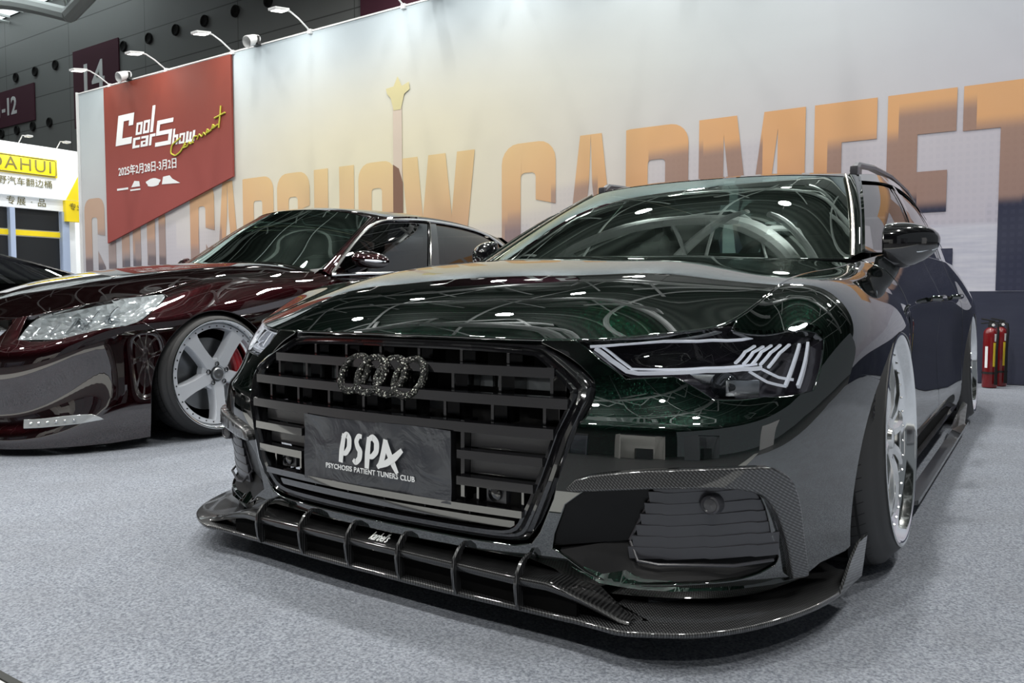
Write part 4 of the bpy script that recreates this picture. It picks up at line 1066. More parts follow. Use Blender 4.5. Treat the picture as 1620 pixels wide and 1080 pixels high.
# ------------------------------------------------------------------ the maroon saloon
def sp_uv(x,y): return ((x-SHX[0])/(SHX[1]-SHX[0]),(y-SHY[0])/(SHY[1]-SHY[0]))
def build_sedan():
    car=empty('sedan',(SDX,0,0),0,'dark maroon saloon with white five-spoke wheel and clear headlights parked behind the green wagon','car')
    G=MT['maroon']; nv=SSH.nv
    E_=np.array([SSH.ev(u,nv)[:2] for u in np.linspace(0,13.6,60)])
    T_=np.gradient(E_,axis=0); n_=np.stack([-T_[:,1],T_[:,0]],1); n_/=np.linalg.norm(n_,axis=1,keepdims=True); E_=E_+n_*.004; E_[0,0]=0
    half=[tuple(e) for e in E_]+[(.60,1.86),(.4,1.78),(0,1.73)]
    poly=half+[(-x,y) for x,y in half[::-1][1:-1]]
    panel('bonnet',SHOOD,[sp_uv(*p) for p in poly],G,car,su=SHX[1]-SHX[0],sv=SHY[1]-SHY[0],step=.03,thick=.02,lip=.003)
    hl=UV['s_hl']; A=lambda y,z: find_yz(SSH,y,z,5,14)
    ac=(1.12,.24,.365,.415); f=lambda x,y,z: SSH.find((x,y,z))
    gr=[f(0,.2,.47),f(.30,.21,.475),f(.42,.25,.50),f(.46,.30,.57)]
    gr[0]=(0,gr[1][1])
    sh=[A(ac[0]-ac[2]*math.cos(t),ac[1]+ac[3]*math.sin(t)) for t in np.linspace(0,math.radians(38),10)]
    sr=[A(ac[0]-ac[2]*math.cos(t),ac[1]+ac[3]*math.sin(t)) for t in np.linspace(math.radians(38),math.pi,26)]
    low=[f(0,.2,.62),f(.35,.2,.62)]
    bp=gr[::-1]+[(0,.15),(3,.15),(6,.15)]+[A(.757,.05)]+sh+[(hl[9][0]+.03,hl[9][1]-.05)]+[(a,b_-.05) for a,b_ in hl[10:12]]+[(hl[0][0]-.04,hl[0][1]-.02),(hl[0][0]-.02,nv),(gr[-1][0]+.02,nv)]
    panel('front_bumper',SSH,bp,G,car,both=True,step=.02,thick=.015)
    fe=[(hl[6][0],nv-.03)]+[(u,nv-.03) for u in np.linspace(hl[6][0]+.5,13.9,18)]+[find_yz(SSH,y,z,12,16) for y,z in ((1.80,.75),(1.81,.6),(1.80,.4),(1.78,.08))]+[A(1.483,.08)]+sr[::-1]+[(a,b_-.04 if i>1 else b_) for i,(a,b_) in enumerate([(hl[9][0]+.08,hl[9][1]),(hl[8][0]+.08,hl[8][1]),(hl[7][0]+.06,hl[7][1])])]
    panel('fender',SSH,fe,G,car,mirror=True,step=.022,thick=.02)
    def side(name,y0,y1,arch=None):
        zs=(.06,.2,.4,.6,.75)
        P_=[find_yz(SSH,y0,z,12,24) for z in zs]; P2=[find_yz(SSH,y1,z,12,24) for z in zs]; a,b_=P_[-1][0],P2[-1][0]
        loop=P_+[(u,nv) for u in np.linspace(a,b_,8)]+P2[::-1]
        if arch: loop+=[find_yz(SSH,arch[0]-arch[2]*math.cos(t),arch[1]+arch[3]*math.sin(t),14,24) for t in np.linspace(math.pi,0,24) if arch[1]+arch[3]*math.sin(t)>.1]
        panel(name,SSH,loop,G,car,mirror=True,step=.04,thick=.015)
    side('front_door',1.82,2.95); side('rear_door',2.96,3.62); side('rear_quarter_panel',3.63,4.75,(3.95+.02,.24,.36,.40))
    b=B(); b.grid([[SSH.ev(u,v) for v in np.linspace(0,nv,12)] for u in np.linspace(21.1,24,14)]).mirror(); b.grid([[(x,4.35,.94),(x,4.7,.945),(x,5.0,.90)] for x in np.linspace(-.75,.75,9)]); b.out('boot_lid',G,car)
    # headlights
    for s in (1,-1):
        ms=lambda V: [(s*v[0],v[1],v[2]) for v in V]
        cl=chaikin(hl,1,(0,6)); rim=skinpts(SSH,[tuple(p) for p in cl],-.004); cen=rim.mean(0)+np.array([-.03,.12,0])
        bk=np.array([p+(cen-p)*.35 for p in rim])
        b=B(); b.grid([ms(list(rim)+[rim[0]]),ms(list(bk)+[bk[0]])]); b.add(ms(list(bk)+[cen]),[(i,(i+1)%len(bk),len(bk)) for i in range(len(bk))])
        hs=b.out('headlight',MT['clearbowl'],car,auto=math.radians(10))
        o=panel('lens',SSH,hl,MT['lens'],hs,rnd=1,keep=(0,6),step=.025,thick=.008)
        if s<0:
            for v in o.data.vertices: v.co.x*=-1
            o.data.flip_normals()
        for (u,v),r in ((UV['s_lens1'][0],.042),(UV['s_lens2'][0],.034)):
            c=SSH.ev(u,v)-SSH.nrm(u,v)*.06
            B().lathe([(-.01,r*1.15),(-.02,r*1.1),(.03,r*.7),(.03,r*.6),(-.005,r*.55),(-.02,r*.3),(-.024,.0001)],n=28,c=(s*c[0],c[1],c[2]),axis='Y').out('projector',MT['reflector'],hs)
        for k in range(5):
            u=3.0+k*.75; q=skinpts(SSH,[(u,8.8),(u+.25,9.6),(u+.55,10.3)],-.03,3)
            if 3<=u<7: B().tube(ms(q),.006,n=6).out('light_guide',MT['reflector'],hs)
        o=panel('daytime_lamp',SSH,UV['s_drl'],MT['drlclear'],car,off=.006,step=.02,thick=.02)
        if s<0:
            for v in o.data.vertices: v.co.x*=-1
            o.data.flip_normals()
        for q_ in np.linspace(.12,.82,6):
            a=np.array(UV['s_drl'][0])*(1-q_)+np.array(UV['s_drl'][2])*q_; b2=np.array(UV['s_drl'][5])*(1-q_)+np.array(UV['s_drl'][4])*q_; m_=(a+b2)/2
            c=SSH.ev(*m_)+SSH.nrm(*m_)*.010; B().lathe([(-.004,.0001),(-.003,.005),(.004,.008)],n=10,c=(s*c[0],c[1],c[2]),axis='Y').out('led',MT['chrome'],o)
    # grille
    P_=[]; fr=None
    gy2=lambda x,z: .165+.35*x*x+ (z-.46)*.55
    O=[(-.46,.60),(.46,.60),(.44,.52),(.36,.468),(-.36,.468),(-.44,.52)]; I=[(-.42,.585),(.42,.585),(.40,.53),(.33,.485),(-.33,.485),(-.40,.53)]
    O=chaikin(O,2);I=chaikin(I,2); rows=[]
    for t,d in ((0,.02),(.2,-.004),(.8,-.004),(1,.03)):
        r=[(o[0]+(i_[0]-o[0])*t,gy2(o[0]+(i_[0]-o[0])*t,o[1]+(i_[1]-o[1])*t)+d,o[1]+(i_[1]-o[1])*t) for o,i_ in zip(O,I)]; r.append(r[0]); rows.append(r)
    fr=B().grid(rows).out('radiator_grille',MT['chrome'],car)
    for z in (.505,.528,.551,.572):
        w=float(np.interp(z,[.48,.53,.59],[.34,.40,.42])); B().sweep([(x,gy2(x,z)+.012,z) for x in np.linspace(-w,w,15)],[(-.012,-.005),(.01,-.006),(.012,0),(.01,.006),(-.012,.005)]).out('grille_bar',MT['polished'],fr)
    b=B(); b.box((0,.33,.53),(.9,.02,.16)); b.out('grille_back',MT['under'],fr)
    # glazing
    e=.05; o=panel('windscreen',SWS,[(e,0),(SWS.nu-e,0),(SWS.nu-e,SWS.nv-.04),(e,SWS.nv-.04)],MT['ws2'],car,su=.2,sv=.25,step=.05,thick=.005,flip=SWS.nrm(4,1.5)[2]<0)
    fl=SSG.nrm(3,1.5)[0]<0
    def sg(name,u0,u1,m_,v0=.06,v1=2.75): 
        loop=[(u0,v0),(u1,v0),(u1,v1),(u0,v1)]
        if u1>4.5: loop=[(u0,v0),(u1-.1,v0),(u1,.5),(u1-.35,v1*.8),(u1-.7,v1),(u0,v1)]
        panel(name,SSG,loop,m_,car,su=.45,sv=.14,step=.05,mirror=True,thick=.005,flip=fl,off=-.004)
    sg('front_door_glass',.12,2.25,MT['darkglass']); sg('rear_door_glass',2.42,4.75,MT['darkglass'])
    sgn=-1 if fl else 1
    S3=lambda u,v,o_: SSG.ev(u,v)+SSG.nrm(u,v)*o_*sgn
    for s in (1,-1):
        m1=lambda P_:[[(s*p[0],p[1],p[2]) for p in r] for r in P_]
        b=B(); b.grid(m1([[S3(u,v,.004) for v in (2.83,2.9,3.0)] for u in np.linspace(0,5,40)])); b.grid(m1([[S3(u,v,.003) for u in (4.62,4.8,5)] for v in np.linspace(0,3,12)])); b.out('window_frame',G,car)
        b=B(); b.grid(m1([[S3(u,v,.002) for u in (2.2,2.45)] for v in np.linspace(0,2.85,12)])); b.out('door_pillar',MT['gloss'],car)
        b=B(); path=[S3(u,v,.008) for u,v in [(.10,.05)]+[(.10,v) for v in np.linspace(.3,2.3,8)]+[(.16,2.6),(.35,2.74)]+[(u,2.79) for u in np.linspace(.6,4.0,16)]+[(4.3,2.7),(4.55,2.3),(4.72,1.6),(4.80,.9),(4.80,.1)]]
        q=[(s*p[0],p[1],p[2]) for p in path]; b.tube(q,.010,n=6); b.tube([(s*p[0],p[1],p[2]) for p in [S3(u,.0,.008) for u in np.linspace(.10,4.8,20)]],.010,n=6); b.out('chrome_window_trim',MT['polished'],car)
        b=B(); b.tube([(s*p[0],p[1],p[2]) for p in [S3(2.24,v,.007) for v in np.linspace(0,2.8,10)]],.006,n=6); b.out('door_pillar_trim',MT['polished'],car)
        rows=[]
        for t in np.linspace(0,1,22):
            a=np.array([s,1,1])*SWS.ev(SWS.nu-e+.01,t*SWS.nv); c=np.array([s,1,1])*SSG.ev(.08,t*2.9); ow=np.array([s*.55,-.4,.4])
            rows.append([a,a+ow*.01]+[a+(c-a)*q_+ow*.022*math.sin(math.pi*min(1,q_+.1)) for q_ in (.2,.4,.6,.8)]+[c+ow*.006])
        B().grid(rows).out('windscreen_pillar',G,car)
        # mirror
        rows=[]
        for x,k in [(.86,.5),(.875,.86),(.90,1),(.94,1),(.98,.93),(1.02,.75),(1.05,.45),(1.06,.15)]:
            zc=.955-(x-.9)*.10; row=[]
            for a in np.linspace(0,2*math.pi,24,endpoint=False): 
                ca,sa=math.cos(a),math.sin(a); row.append((s*x,2.16+(x-.88)*.35+.08*k*(ca if ca<0 else ca*.3),zc+.055*k*sa))
            row.append(row[0]); rows.append(row)
        b=B().grid(rows); n=len(rows[0]); b.F.append(tuple(range(n-1))); o=b.out('door_mirror',G,car)
        B().sweep([(s*.82,2.13,.875),(s*.88,2.15,.89),(s*.93,2.17,.92)],[(-.025,-.01),(.025,-.01),(.025,.015),(-.02,.015)]).out('mirror_foot',MT['gloss'],o)
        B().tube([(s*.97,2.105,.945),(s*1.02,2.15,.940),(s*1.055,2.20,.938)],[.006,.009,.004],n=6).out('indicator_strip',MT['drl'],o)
    # roof
    hd=[SWS.ev(u,SWS.nv-.02) for u in np.linspace(0,SWS.nu,25)]; rows=[]
    for t in np.linspace(0,1,24):
        row=[]; ed=SSG.ev(t*5,3.0); zc=float(np.interp(t,[0,.15,.4,.7,1],[1.332,1.352,1.362,1.335,1.25])); yc=2.34+1.75*t
        for x in np.linspace(-1,1,25):
            ax=abs(x); w=ax**2.8; row.append((x*ed[0],yc*(1-ax**3)+ed[1]*ax**3,zc*(1-w)+ed[2]*w+.004))
        rows.append(row)
    rows[0]=[tuple(h+np.array([0,0,.003])) for h in hd]
    B().grid(rows).out('roof',G,car,auto=math.radians(50))
    b=B(); b.grid([[(x,4.09,1.25-.05*abs(x)),(x*1.05,4.25,1.14),(x*1.12,4.42,.94)] for x in np.linspace(-.62,.62,9)]); b.out('rear_window',MT['darkglass'],car)
    b=B(); b.grid([[(x,1.70+.16*abs(x/.75)**2,.86),(x,1.74+.16*abs(x/.75)**2,.885),(x,1.82+.16*abs(x/.75)**2,.90)] for x in np.linspace(-.78,.78,25)]); b.out('cowl_panel',MT['mattblack'],car)
    for s,k in ((1,'r'),(-1,'l')):
        wheel(car,'front_wheel',s,s*.905,1.125,.326,.322,.283,.25,39,'star',camber=2.0,toe=0)
        wheel(car,'rear_wheel',s,s*.90,3.97,.326,.322,.275,.25,12,'star',camber=2.0)
    b=B(); b.box((0,2.7,.30),(1.25,4.4,.45)); b.box((0,2.6,.12),(1.72,2.1,.12)); b.box((0,.75,.33),(.9,.5,.3)); b.box((0,1.2,.55),(1.1,.9,.25))
    for s in (1,-1):
        for yc in (1.125,3.97): b.grid([[(s*.58,yc+.37*math.cos(t),.30+.38*math.sin(t)),(s*.86,yc+.37*math.cos(t),.30+.37*math.sin(t))] for t in np.linspace(-.5,math.pi+.5,18)]); b.box((s*.6,yc,.35),(.02,.75,.65))
    b.out('underbody',MT['under'],car)
    ins=empty('cabin_interior',(0,0,0),parent=car)
    b=B(); b.grid([[(x,1.86,.82),(x,2.05,.87),(x,2.3,.88),(x,2.4,.72),(x,2.36,.45)] for x in np.linspace(-.72,.72,9)]); b.out('dashboard',MT['seat'],ins)
    for x in (-.37,.37):
        b=B(); b.box((x,3.15,.76),(.50,.16,.62),rx=.28,bev=.05); b.box((x,3.27,1.11),(.26,.09,.16),rx=.2,bev=.03); b.out('front_seat',MT['seat'],ins)
    return car
def sparkle():
    m,t,b=mat('bright_faceted_lamp_bowl'); c,x,y,z=XYZ(t); v=N(t,'ShaderNodeTexVoronoi'); v.inputs['Scale'].default_value=26; L(t,c,v.inputs['Vector'])
    b.inputs['Base Color'].default_value=(.92,.95,.95,1); b.inputs['Metallic'].default_value=.6; b.inputs['Roughness'].default_value=.16; bump(t,b,v.outputs['Distance'],.9,.03); return m
MT['clearbowl']=sparkle()
MT['drlclear']=P('clear_lamp_strip',(.62,.65,.66),.4,.12,1,.02)

def build_dark_car():
    car=empty('coupe',(-7.05,0,0),0,'black car whose sloping roof shows past the maroon saloon at the left edge','car')
    def sec(y,w,z0,z1,k=2.6,n=20):
        return [(w*math.copysign(abs(math.cos(a))**(2/k),math.cos(a)),y,z0+(z1-z0)*abs(math.sin(a))**(2/k)) for a in np.linspace(0,math.pi,n)]
    b=B(); b.grid([sec(*q) for q in [(-1.55,.70,.12,.55),(-1.5,.80,.10,.62),(-1.2,.90,.10,.72),(-.6,.93,.1,.80),(.2,.94,.1,.86),(1.2,.95,.1,.88),(2.2,.96,.1,.90),(2.8,.93,.1,.90),(3.1,.85,.12,.86),(3.2,.70,.2,.80)]]); b.out('body',MT['blackpaint'],car)
    yz=[(-.35,.86),(-.1,.98),(.25,1.12),(.6,1.205),(1.0,1.235),(1.4,1.222),(1.8,1.172),(2.2,1.075),(2.6,.965),(2.9,.88)]
    wd=[.72,.70,.66,.62,.60,.60,.60,.62,.66,.70]
    rows=[];gl=[]
    for (y,z),w in zip(yz,wd):
        rows.append([(x*w,y,z-.05*abs(x)**3) for x in np.linspace(-1,1,15)])
    b=B(); b.grid(rows); b.out('roof',MT['gloss'],car)
    for s in (1,-1):
        g=[[(s*w,y,z-.05),(s*(w+(.82-w)*.5),y*.98,max(.84,(z+.84)/2)),(s*.84,y*.95,.84)] for (y,z),w in zip(yz,wd)]
        B().grid(g).out('side_window',MT['darkglass'],car)
        B().tube([(s*(w+.012),y,z-.045) for (y,z),w in zip(yz,wd)],.016,n=6).out('window_frame',MT['gloss'],car)
        for yc in (-.65,2.15):
            b=B(); b.lathe([(.0,.19),(.02,.24),(.01,.31),(-.05,.33),(-.22,.33),(-.22,.1),(-.03,.08),(-.01,.0001)],n=32,c=(s*.93,yc,.33)); b.V=[(v[0] if s>0 else 2*s*.93-v[0],v[1],v[2]) for v in b.V]; b.out('wheel',MT['rubber'],car)
    b=B(); b.box((0,.9,.7),(1.3,2.4,.3)); b.out('cabin_floor',MT['under'],car)
    for x in (-.35,.35):
        b=B(); b.box((x,1.0,.85),(.45,.14,.5),rx=.3,bev=.05); b.out('front_seat',MT['seatreflect'],car)
MT['seatreflect']=P('seat_tinted_as_reflection',(.10,.22,.03),0,.6)  # seat colour carries the green reflection of the side window

# ------------------------------------------------------------------ the printed backdrop
YW=6.27
def print_mat(name,letter):
    m,t,b=mat(name); c,x,y,z=XYZ(t)
    def wn(scale,off,src=None):
        n=N(t,'ShaderNodeTexWhiteNoise'); n.noise_dimensions='1D'; L(t,M(t,'FLOOR',M(t,'MULTIPLY',M(t,'ADD',src or x,off),scale)),n.inputs['W']); return n.outputs['Value']
    rt=SM(t,x,-7.,1.)                                   # right-hand part of the print is nearer the city
    h1=M(t,'ADD',M(t,'MULTIPLY',wn(1.7,3.3),.55),M(t,'ADD',M(t,'MULTIPLY',rt,.40),1.48))
    h2=M(t,'ADD',M(t,'MULTIPLY',wn(2.9,9.1),.5),M(t,'ADD',M(t,'MULTIPLY',rt,.30),1.0))
    b1=SM(t,M(t,'SUBTRACT',h1,z),-.04,.12); b2=SM(t,M(t,'SUBTRACT',h2,z),-.04,.12)
    win=M(t,'MULTIPLY',M(t,'GREATER_THAN',M(t,'FRACT',M(t,'MULTIPLY',x,18.)),.45),M(t,'GREATER_THAN',M(t,'FRACT',M(t,'MULTIPLY',z,16.)),.45))
    nz=N(t,'ShaderNodeTexNoise'); nz.inputs['Scale'].default_value=.35; nz.inputs['Detail'].default_value=3; L(t,c,nz.inputs['Vector'])
    def ramp(src,stops):
        r=N(t,'ShaderNodeValToRGB'); e=r.color_ramp.elements
        for k,(p,col) in enumerate(stops):
            el=e[k] if k<2 else e.new(p); el.position=p; el.color=(*col,1)
        L(t,src,r.inputs[0]); return r.outputs[0]
    zz=M(t,'DIVIDE',z,4.5)
    glow=M(t,'MULTIPLY',SM(t,M(t,'ABSOLUTE',M(t,'ADD',x,6.0)),5.2,.3),1.)
    if letter:
        sky=ramp(zz,[(.17,(.42,.22,.20)),(.36,(.60,.30,.15)),(.46,(.74,.40,.19)),(.56,(.76,.42,.19))])
        sky=MIX(t,M(t,'MULTIPLY',glow,.75),sky,ramp(zz,[(.30,(.55,.36,.26)),(.42,(.72,.53,.30)),(.56,(.80,.66,.34))]))
        bl1=MIX(t,M(t,'MULTIPLY',win,.10),(.27,.19,.18),(.16,.11,.12)); bl1=MIX(t,M(t,'MULTIPLY',glow,.7),bl1,(.50,.34,.26))
        bl2=MIX(t,M(t,'MULTIPLY',win,.3),(.12,.10,.13),(.05,.05,.08)); bl2=MIX(t,M(t,'MULTIPLY',glow,.75),bl2,(.36,.26,.26))
        col=MIX(t,M(t,'MULTIPLY',b1,.8),sky,bl1); col=MIX(t,M(t,'MULTIPLY',b2,.8),col,bl2); col=MIX(t,M(t,'MULTIPLY',SM(t,x,-8.,-12.5),.55),col,(.36,.33,.33))
        nav=SM(t,M(t,'SUBTRACT',M(t,'ADD',M(t,'MULTIPLY',rt,.42),M(t,'ADD',M(t,'MULTIPLY',wn(1.3,5.),.22),M(t,'ADD',1.02,M(t,'MULTIPLY',SM(t,x,-8.2,-12.),.30)))),z),0,.10)
        col=MIX(t,M(t,'MULTIPLY',nav,M(t,'MULTIPLY',M(t,'SUBTRACT',1.,M(t,'MULTIPLY',glow,.5)),M(t,'SUBTRACT',1.,M(t,'MULTIPLY',SM(t,x,-8.,-10.),.45)))),col,MIX(t,M(t,'MULTIPLY',win,.25),(.020,.024,.055),(.05,.05,.09)))
    else:
        sky=ramp(zz,[(.20,(.55,.50,.56)),(.45,(.66,.62,.62)),(.70,(.60,.64,.65)),(.97,(.44,.52,.56))])
        sky=MIX(t,M(t,'MULTIPLY',glow,M(t,'MULTIPLY',SM(t,z,4.2,2.6),.85)),sky,(.80,.74,.52))
        sky=MIX(t,M(t,'MULTIPLY',SM(t,x,-2.,3.),.55),sky,(.53,.53,.66))
        bl=MIX(t,M(t,'MULTIPLY',win,.35),(.50,.47,.54),(.36,.35,.44)); bl=MIX(t,M(t,'MULTIPLY',glow,.5),bl,(.64,.56,.55))
        col=MIX(t,M(t,'MULTIPLY',b1,.4),sky,bl); col=MIX(t,M(t,'MULTIPLY',b2,.45),col,MIX(t,win,(.48,.46,.55),(.40,.39,.47)))
        wv=N(t,'ShaderNodeTexNoise'); wv.inputs['Scale'].default_value=3; mp=N(t,'ShaderNodeMapping'); mp.inputs['Scale'].default_value=(1,1,9); L(t,c,mp.inputs[0]); L(t,mp.outputs[0],wv.inputs['Vector'])
        sea=M(t,'MULTIPLY',SM(t,z,1.36,1.30),rt); col=MIX(t,M(t,'MULTIPLY',sea,.8),col,MIX(t,wv.outputs[0],(.40,.42,.55),(.80,.80,.84)))
        lf=SM(t,x,-9.0,-13.0); col=MIX(t,M(t,'MULTIPLY',lf,.35),col,(.40,.45,.45))
        pl=M(t,'LESS_THAN',z,.77); col=MIX(t,pl,col,MIX(t,wv.outputs[0],(.022,.026,.050),(.035,.04,.07)))
    fab=N(t,'ShaderNodeTexNoise'); fab.inputs['Scale'].default_value=2.2; L(t,c,fab.inputs['Vector'])
    col=MIX(t,M(t,'MULTIPLY',fab.outputs[0],.12),col,(.35,.36,.40))
    L(t,col,b.inputs['Base Color']); b.inputs['Roughness'].default_value=.75; b.inputs['Specular IOR Level'].default_value=.2
    wr=N(t,'ShaderNodeTexNoise'); wr.inputs['Scale'].default_value=1.2; bump(t,b,wr.outputs[0],.15,.05); L(t,c,wr.inputs['Vector'])
    return m
def backdrop():
    bd=empty('backdrop_wall',(0,YW,0),0,'long printed backdrop wall with a city skyline, giant letters and a navy foot','wall')
    wm=print_mat('printed_sky_fabric',False); lm=print_mat('printed_dusk_fabric',True)
    b=B(); b.box((-3.1,.16,2.18),(20.2,.32,4.36)); b.out('wall_panel',wm,bd,smooth=False)
    b=B(); b.box((-13.22,.14,2.19),(.03,.36,4.40)); b.box((-3.1,.16,4.372),(20.2,.34,.02)); b.out('wall_edge_trim',MT['whitemetal'],bd,smooth=False)
    Zt,Zb=2.48,.775
    def stroke(pts): return pts
    def letter(ch,x0,x1):
        w=x1-x0; s=w*.36; hh=Zt-Zb; polys=[]
        R=lambda a,b_,c_,d: polys.append([(a,c_),(b_,c_),(b_,d),(a,d)])
        def rr(a,b_,c_,d,r,cs=(1,1,1,1)):      # rounded rectangle; corners bl br tr tl
            q=[]
            for k,(cx,cz,a0) in enumerate(((a+r,c_+r,math.pi),(b_-r,c_+r,1.5*math.pi),(b_-r,d-r,0),(a+r,d-r,.5*math.pi))):
                if cs[k]: q+=[(cx+r*math.cos(t),cz+r*math.sin(t)) for t in np.linspace(a0,a0+math.pi/2,7)]
                else: q.append(((a,c_),(b_,c_),(b_,d),(a,d))[k])
            return q
        def ring(outer,inner):                # two halves, so that no polygon has a hole
            ox=[p for p in outer]; return ('ring',outer,inner)
        bar=.34
        if ch=='C': return [('ring',rr(x0,x1,Zb,Zt,w*.3),rr(x0+s,x1-s,Zb+bar,Zt-bar,w*.07),(x1-s-.01,x1+.01,Zb+.62,Zt-.68))]
        if ch=='O': return [('ring',rr(x0,x1,Zb,Zt,w*.3),rr(x0+s,x1-s,Zb+bar,Zt-bar,w*.07),None)]
        if ch=='S': 
            return [('ring',rr(x0,x1,Zb,Zt,w*.3),rr(x0+s,x1-s,Zb+bar,Zt-bar,w*.07),None,'S')]
        if ch=='R': 
            polys.append(('ring',rr(x0,x1,1.45,Zt,w*.28,(0,1,1,0)),rr(x0+s,x1-s,1.74,Zt-bar,w*.06),None)); polys.append([(x0,Zb),(x0+s,Zb),(x0+s,1.46),(x0,1.46)]); polys.append([(x1-s,Zb),(x1+.03,Zb),(x1-.05,1.5),(x1-s-.06,1.5)]); return polys
        if ch=='H': R(x0,x0+s,Zb,Zt); R(x1-s,x1,Zb,Zt); R(x0+s,x1-s,1.45,1.80); return polys
        if ch=='L': R(x0,x0+s,Zb,Zt); R(x0+s,x1,Zb,Zb+bar); return polys
        if ch=='T': R(x0,x1,Zt-.37,Zt); R((x0+x1)/2-s*.55,(x0+x1)/2+s*.55,Zb,Zt-.37); return polys
        if ch=='E': R(x0,x0+s*1.25,Zb,Zt); R(x0+s*1.25,x1,Zt-.36,Zt); R(x0+s*1.25,x1-.06,1.45,1.80); R(x0+s*1.25,x1,Zb,Zb+.36); return polys
        if ch=='A':
            cx=(x0+x1)/2; k=.20*w; t_=.30*w
            polys.append([(x0-.06,Zb),(x0-.06+t_,Zb),(cx-.02,1.95),(cx,Zt),(cx-k-.02,Zt)]); polys.append([(x1+.06-t_,Zb),(x1+.06,Zb),(cx+k+.02,Zt),(cx,Zt),(cx+.02,1.95)])
            polys.append([(cx-.16,1.12),(cx+.16,1.12),(cx+.11,1.42),(cx-.11,1.42)]); return polys
        if ch=='M':
            cx=(x0+x1)/2; a=.245*w
            polys.append([(x0,Zb),(x0+a,Zb),(x0+a,Zt-.05),(x0+a,Zt),(x0,Zt)]); polys.append([(x0+a-.02,Zt),(cx-.08,Zb),(cx+.08,Zb),(cx,1.45),(x0+a+.13,Zt)][:5]); polys.append([(x1-a-.13,Zt),(cx,1.45),(cx-.08,Zb),(cx+.08,Zb),(x1-a+.02,Zt)])
            polys.append([(x1-a,Zb),(x1,Zb),(x1,Zt),(x1-a,Zt)]); return polys
        if ch=='W':
            q=w/4; t_=.23*w
            polys.append([(x0,Zt),(x0+t_,Zt),(x0+q+t_*.62,Zb),(x0+q-t_*.35,Zb)]); polys.append([(x0+1.53*q,Zt),(x0+2.47*q,Zt),(x0+q+t_*.62,Zb),(x0+q-t_*.2,Zb)][:4]); polys.append([(x0+1.53*q,Zt),(x0+2.47*q,Zt),(x1-q+t_*.2,Zb),(x1-q-t_*.62,Zb)]); polys.append([(x1-t_,Zt),(x1,Zt),(x1-q+t_*.35,Zb),(x1-q-t_*.62,Zb)]); return polys
    spans=[('C',-13.12,-12.46),('O',-12.36,-11.70),('O',-11.60,-10.94),('L',-10.84,-10.32),('C',-9.98,-9.52+.16),('A',-9.28,-8.78),
           ('R',-8.67,-7.98),('S',-7.90,-7.22),('H',-7.13,-6.36),('O',-6.28,-5.62),('W',-5.52,-4.36),
           ('C',-3.97,-3.24),('A',-3.08,-2.52),('R',-2.38,-1.69),('M',-1.58,-.555),('E',-.475,.055),('E',.14,.672),('T',.72,1.62)]
    for ch,x0,x1 in spans:
        b=B()
        for k,p in enumerate(letter(ch,x0,x1)):
            y=-.004-.0006*k
            if p[0]=='ring':
                _,o,i_=p[:3]; cut=p[3] if len(p)>3 else None; n=64
                def res(q):
                    q=np.array(q); cx=q.mean(0) ; 
                    # sample both loops by angle so they match
                    q2=np.vstack([q,q[:1]]); d=np.r_[0,np.cumsum(np.linalg.norm(np.diff(q2,axis=0),axis=1))]; return lambda s_: np.array([np.interp(s_*d[-1],d,q2[:,0]),np.interp(s_*d[-1],d,q2[:,1])])
                ro,ri=res(o),res(i_)
                for a in range(n):
                    s0,s1=a/n,(a+1)/n; Q=[ro(s0),ro(s1),ri(s1),ri(s0)]; c_=np.mean(Q,axis=0)
                    if cut and cut[0]<c_[0]<cut[1] and cut[2]<c_[1]<cut[3]: continue
                    if len(p)>4:
                        if (c_[0]>(x0+x1)/2 and 1.62<c_[1]<1.95) or (c_[0]<(x0+x1)/2 and 1.25<c_[1]<1.55): continue
                    b.add([(v[0],y,v[1]) for v in Q],[(0,1,2,3)])
                if len(p)>4: b.add([(v[0],y,v[1]) for v in [(x0+.02,1.75),(x0+.30,1.52),(x1-.02,1.42),(x1-.28,1.68)]],[(3,2,1,0)])
            else: b.add([(v[0],y,v[1]) for v in p],[tuple(range(len(p)))])
        b.out('printed_letter',lm,bd,smooth=False)
    # tower with the crest
    cx=-5.58
    b=B(); b.add([(cx-.075,-.007,.78),(cx+.075,-.007,.78),(cx+.075,-.007,3.15),(cx-.075,-.007,3.15)],[(0,1,2,3)]); b.out('printed_tower',MT['towerprint'],bd)
    b=B(); b.add([(cx-.08,-.0085,.78),(cx+.085,-.0085,.78),(cx+.085,-.0085,2.18),(cx+.02,-.0085,2.36),(cx-.08,-.0085,2.42)],[(0,1,2,3,4)]); b.out('printed_tower_brown_part',MT['towerdark'],bd)  # brown print where the tower passes behind the letter O
    b=B(); b.add([(cx+a*.5,-.009,3.10+(z-3.1)*.58) for a,z in [(-.12,3.1),(.12,3.1),(.24,3.42),(.42,3.50),(.40,3.66),(.16,3.60),(.02,3.82),(-.12,3.62),(-.38,3.60),(-.34,3.48),(-.22,3.38)]],[tuple(range(11))]); b.out('printed_crest',MT['crest'],bd)
    # red banner
    bn=B(); pts=[(-12.30,1.66),(-8.83,2.53),(-8.83,4.33),(-12.30,4.33)]
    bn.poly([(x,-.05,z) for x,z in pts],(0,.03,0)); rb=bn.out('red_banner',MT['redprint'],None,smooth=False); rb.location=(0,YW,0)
    tag(rb,'red printed banner with slanted lower edge on the backdrop wall','banner')
    yb=-.055
    def T(name,s,size,x,z,m=MT['whiteprint'],**k): return text(name,s,size,m,(x,yb,z),FRONT,rb,ext=.002,**k)
